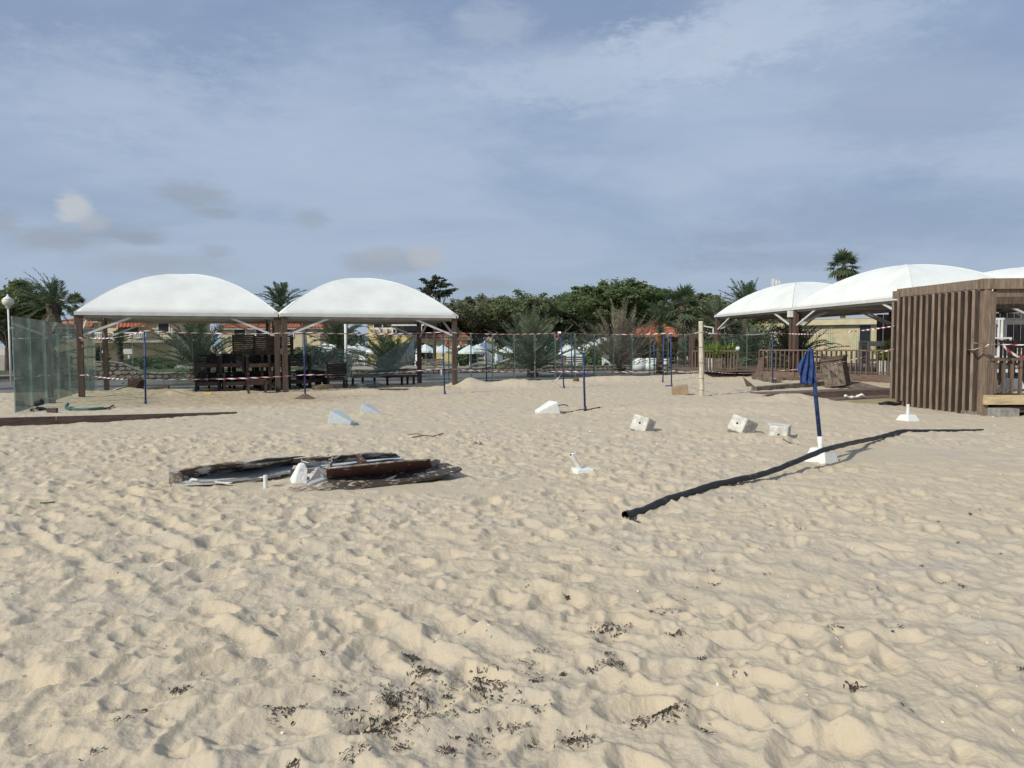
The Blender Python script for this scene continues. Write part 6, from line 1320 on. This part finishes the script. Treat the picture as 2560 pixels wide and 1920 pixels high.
for t in (.02, .17, .35, .55, .78, .87, .97): q = a.lerp(c, t); MB().bar(Vector((q.x, q.y-.18, -.3)), Vector((q.x, q.y-.18, zt-.04)), .08, .08).build('leg', 'dark_furniture', root)

# ------------------------------------------------------------------ seaweed, shells, grit
def weed(n, size, seed, flat=.35):
    r = np.random.default_rng(seed); P = []
    for k in range(n):
        c = r.normal(0, 1, 3)*np.array([size*.28, size*.22, .003])+np.array([0, 0, .007]); a = r.uniform(0, 6.28); l = r.uniform(.004, .012)
        d = np.array([math.cos(a), math.sin(a), r.normal(.05, .22)])*l; s = np.array([-math.sin(a), math.cos(a), r.normal(0, .6)])*r.uniform(.0014, .0030); m_ = np.array([0, 0, r.uniform(0, .008)])
        P += [c-d-s, c-d+s, c+m_+s, c+m_-s, c+m_-s, c+m_+s, c+d+s*.4, c+d-s*.4]
    return np.array(P)
def drape(P, p):
    P = P+np.array([p.x, p.y, 0]); P[:, 2] += height(P[:, 0], P[:, 1]); return P
big = [(1518, 1580, .17, 150, 'ragged dark seaweed clump, upper right of the seaweed patch'), (1517, 1672, .13, 90, 'long thin seaweed strip right of the seaweed patch'), (1690, 1592, .09, 80, 'small dense seaweed clump furthest right of the upper pair'), (1668, 1794, .14, 260, 'round dark seaweed nest at lower right'), (1032, 1640, .08, 90, 'small round seaweed clump above the seaweed patch'), (458, 1730, .06, 60, 'lone small seaweed clump at lower left'),
       (1062, 1686, .13, 170, 'dense seaweed clump at top of the patch'), (1215, 1722, .17, 170, 'dense seaweed heap at right of the patch'), (985, 1756, .13, 150, 'long dark seaweed heap in middle of the patch'), (715, 1782, .16, 130, 'leftmost seaweed strip of the patch'), (950, 1830, .16, 150, 'curved seaweed strip along lower patch edge'), (1440, 1850, .14, 120, 'seaweed heap at lower right of the patch'), (1592, 1300, .07, 120, 'dark seaweed ball at the near end of the black pipe'), (2132, 1720, .07, 60, 'lone seaweed clump far right'), (1750, 1648, .05, 40, 'tiny seaweed tuft right of the long strip'), (1280, 1818, .12, 60, 'loose seaweed scrap below the patch centre')]
for i, (px, py, s, n, lab) in enumerate(big):
    p = g(px, py); o_ = drape(weed(int(n*.6), s, 200+i), p); o = link('seaweed_clump', np_mesh('seaweed_clump', o_-np.array([p.x, p.y, 0]), 4, 'seaweed'), None, (p.x, p.y, 0)); tag(o, lab, 'seaweed', 'seaweed clumps on the sand')
P = []; r = np.random.default_rng(5)
for k in range(120):
    if r.random() < .55: px, py = r.normal(1130, 260), r.normal(1770, 80)
    elif r.random() < .6: px, py = r.uniform(1400, 2550), r.uniform(1230, 1700)
    else: px, py = r.uniform(60, 2500), r.uniform(1300, 1900)
    if py < 1150 or py > 1915: continue
    p = g(px, py); P.append(drape(weed(int(r.uniform(3, 20)), r.uniform(.02, .12), 400+k), p))
o = link('seaweed_scraps', np_mesh('seaweed_scraps', np.concatenate(P), 4, 'seaweed')); tag(o, 'fine dark seaweed scraps scattered over the near sand', 'seaweed', None, 'stuff')
P = []
for k in range(620):
    px, py = r.uniform(0, 2560), 1040+(r.random()**1.6)*800
    if r.random() < .35: px, py = r.choice([1185, 1245, 1330, 1450, 1590, 1990, 2050, 120, 480, 300])+r.normal(0, 40), r.choice([1090, 1110, 1075, 1130, 1060])+r.normal(0, 14)
    p = g(px, py); s = r.uniform(.004, .011)*(2.4 if py < 1120 else 1.6 if py < 1250 else 1)
    for q in range(int(r.uniform(1, 4))):
        c = np.array([p.x, p.y, 0])+r.normal(0, 1, 3)*np.array([.03, .04, 0]); a, b_ = unit(r.standard_normal(3)), unit(r.standard_normal(3)); c[2] = HZ(c)+s*.35
        P.append(np.stack([c-a*s, c+b_*s*.7, c+a*s, c-b_*s*.7]))
o = link('shell_fragments', np_mesh('shell_fragments', np.concatenate(P), 4, 'shell')); tag(o, 'white shell and coral fragments strewn over the sand', 'shells', None, 'stuff')
for i, (px, py, s, lab) in enumerate(((1188, 1108, .09, 'largest white coral lump behind the boat'), (1578, 1082, .07, 'white coral lump left of the first holed concrete block'), (1218, 1096, .06, 'smaller white coral lump behind the boat'))):
    p = g(px, py); rr2 = np.random.default_rng(70+i); b = MB()
    for k in range(16):
        a = rr2.normal(0, 1, 3); c = Vector((p.x+a[0]*s*.45, p.y+a[1]*s*.4, HZ(p)+abs(a[2])*s*.25)); d = Vector(rr2.normal(0, 1, 3))*s*.3; b.tube([c-d, c+d], [s*.13, s*.06], 5)
    thing(b, 'coral_lump', 'shell', lab, 'coral')
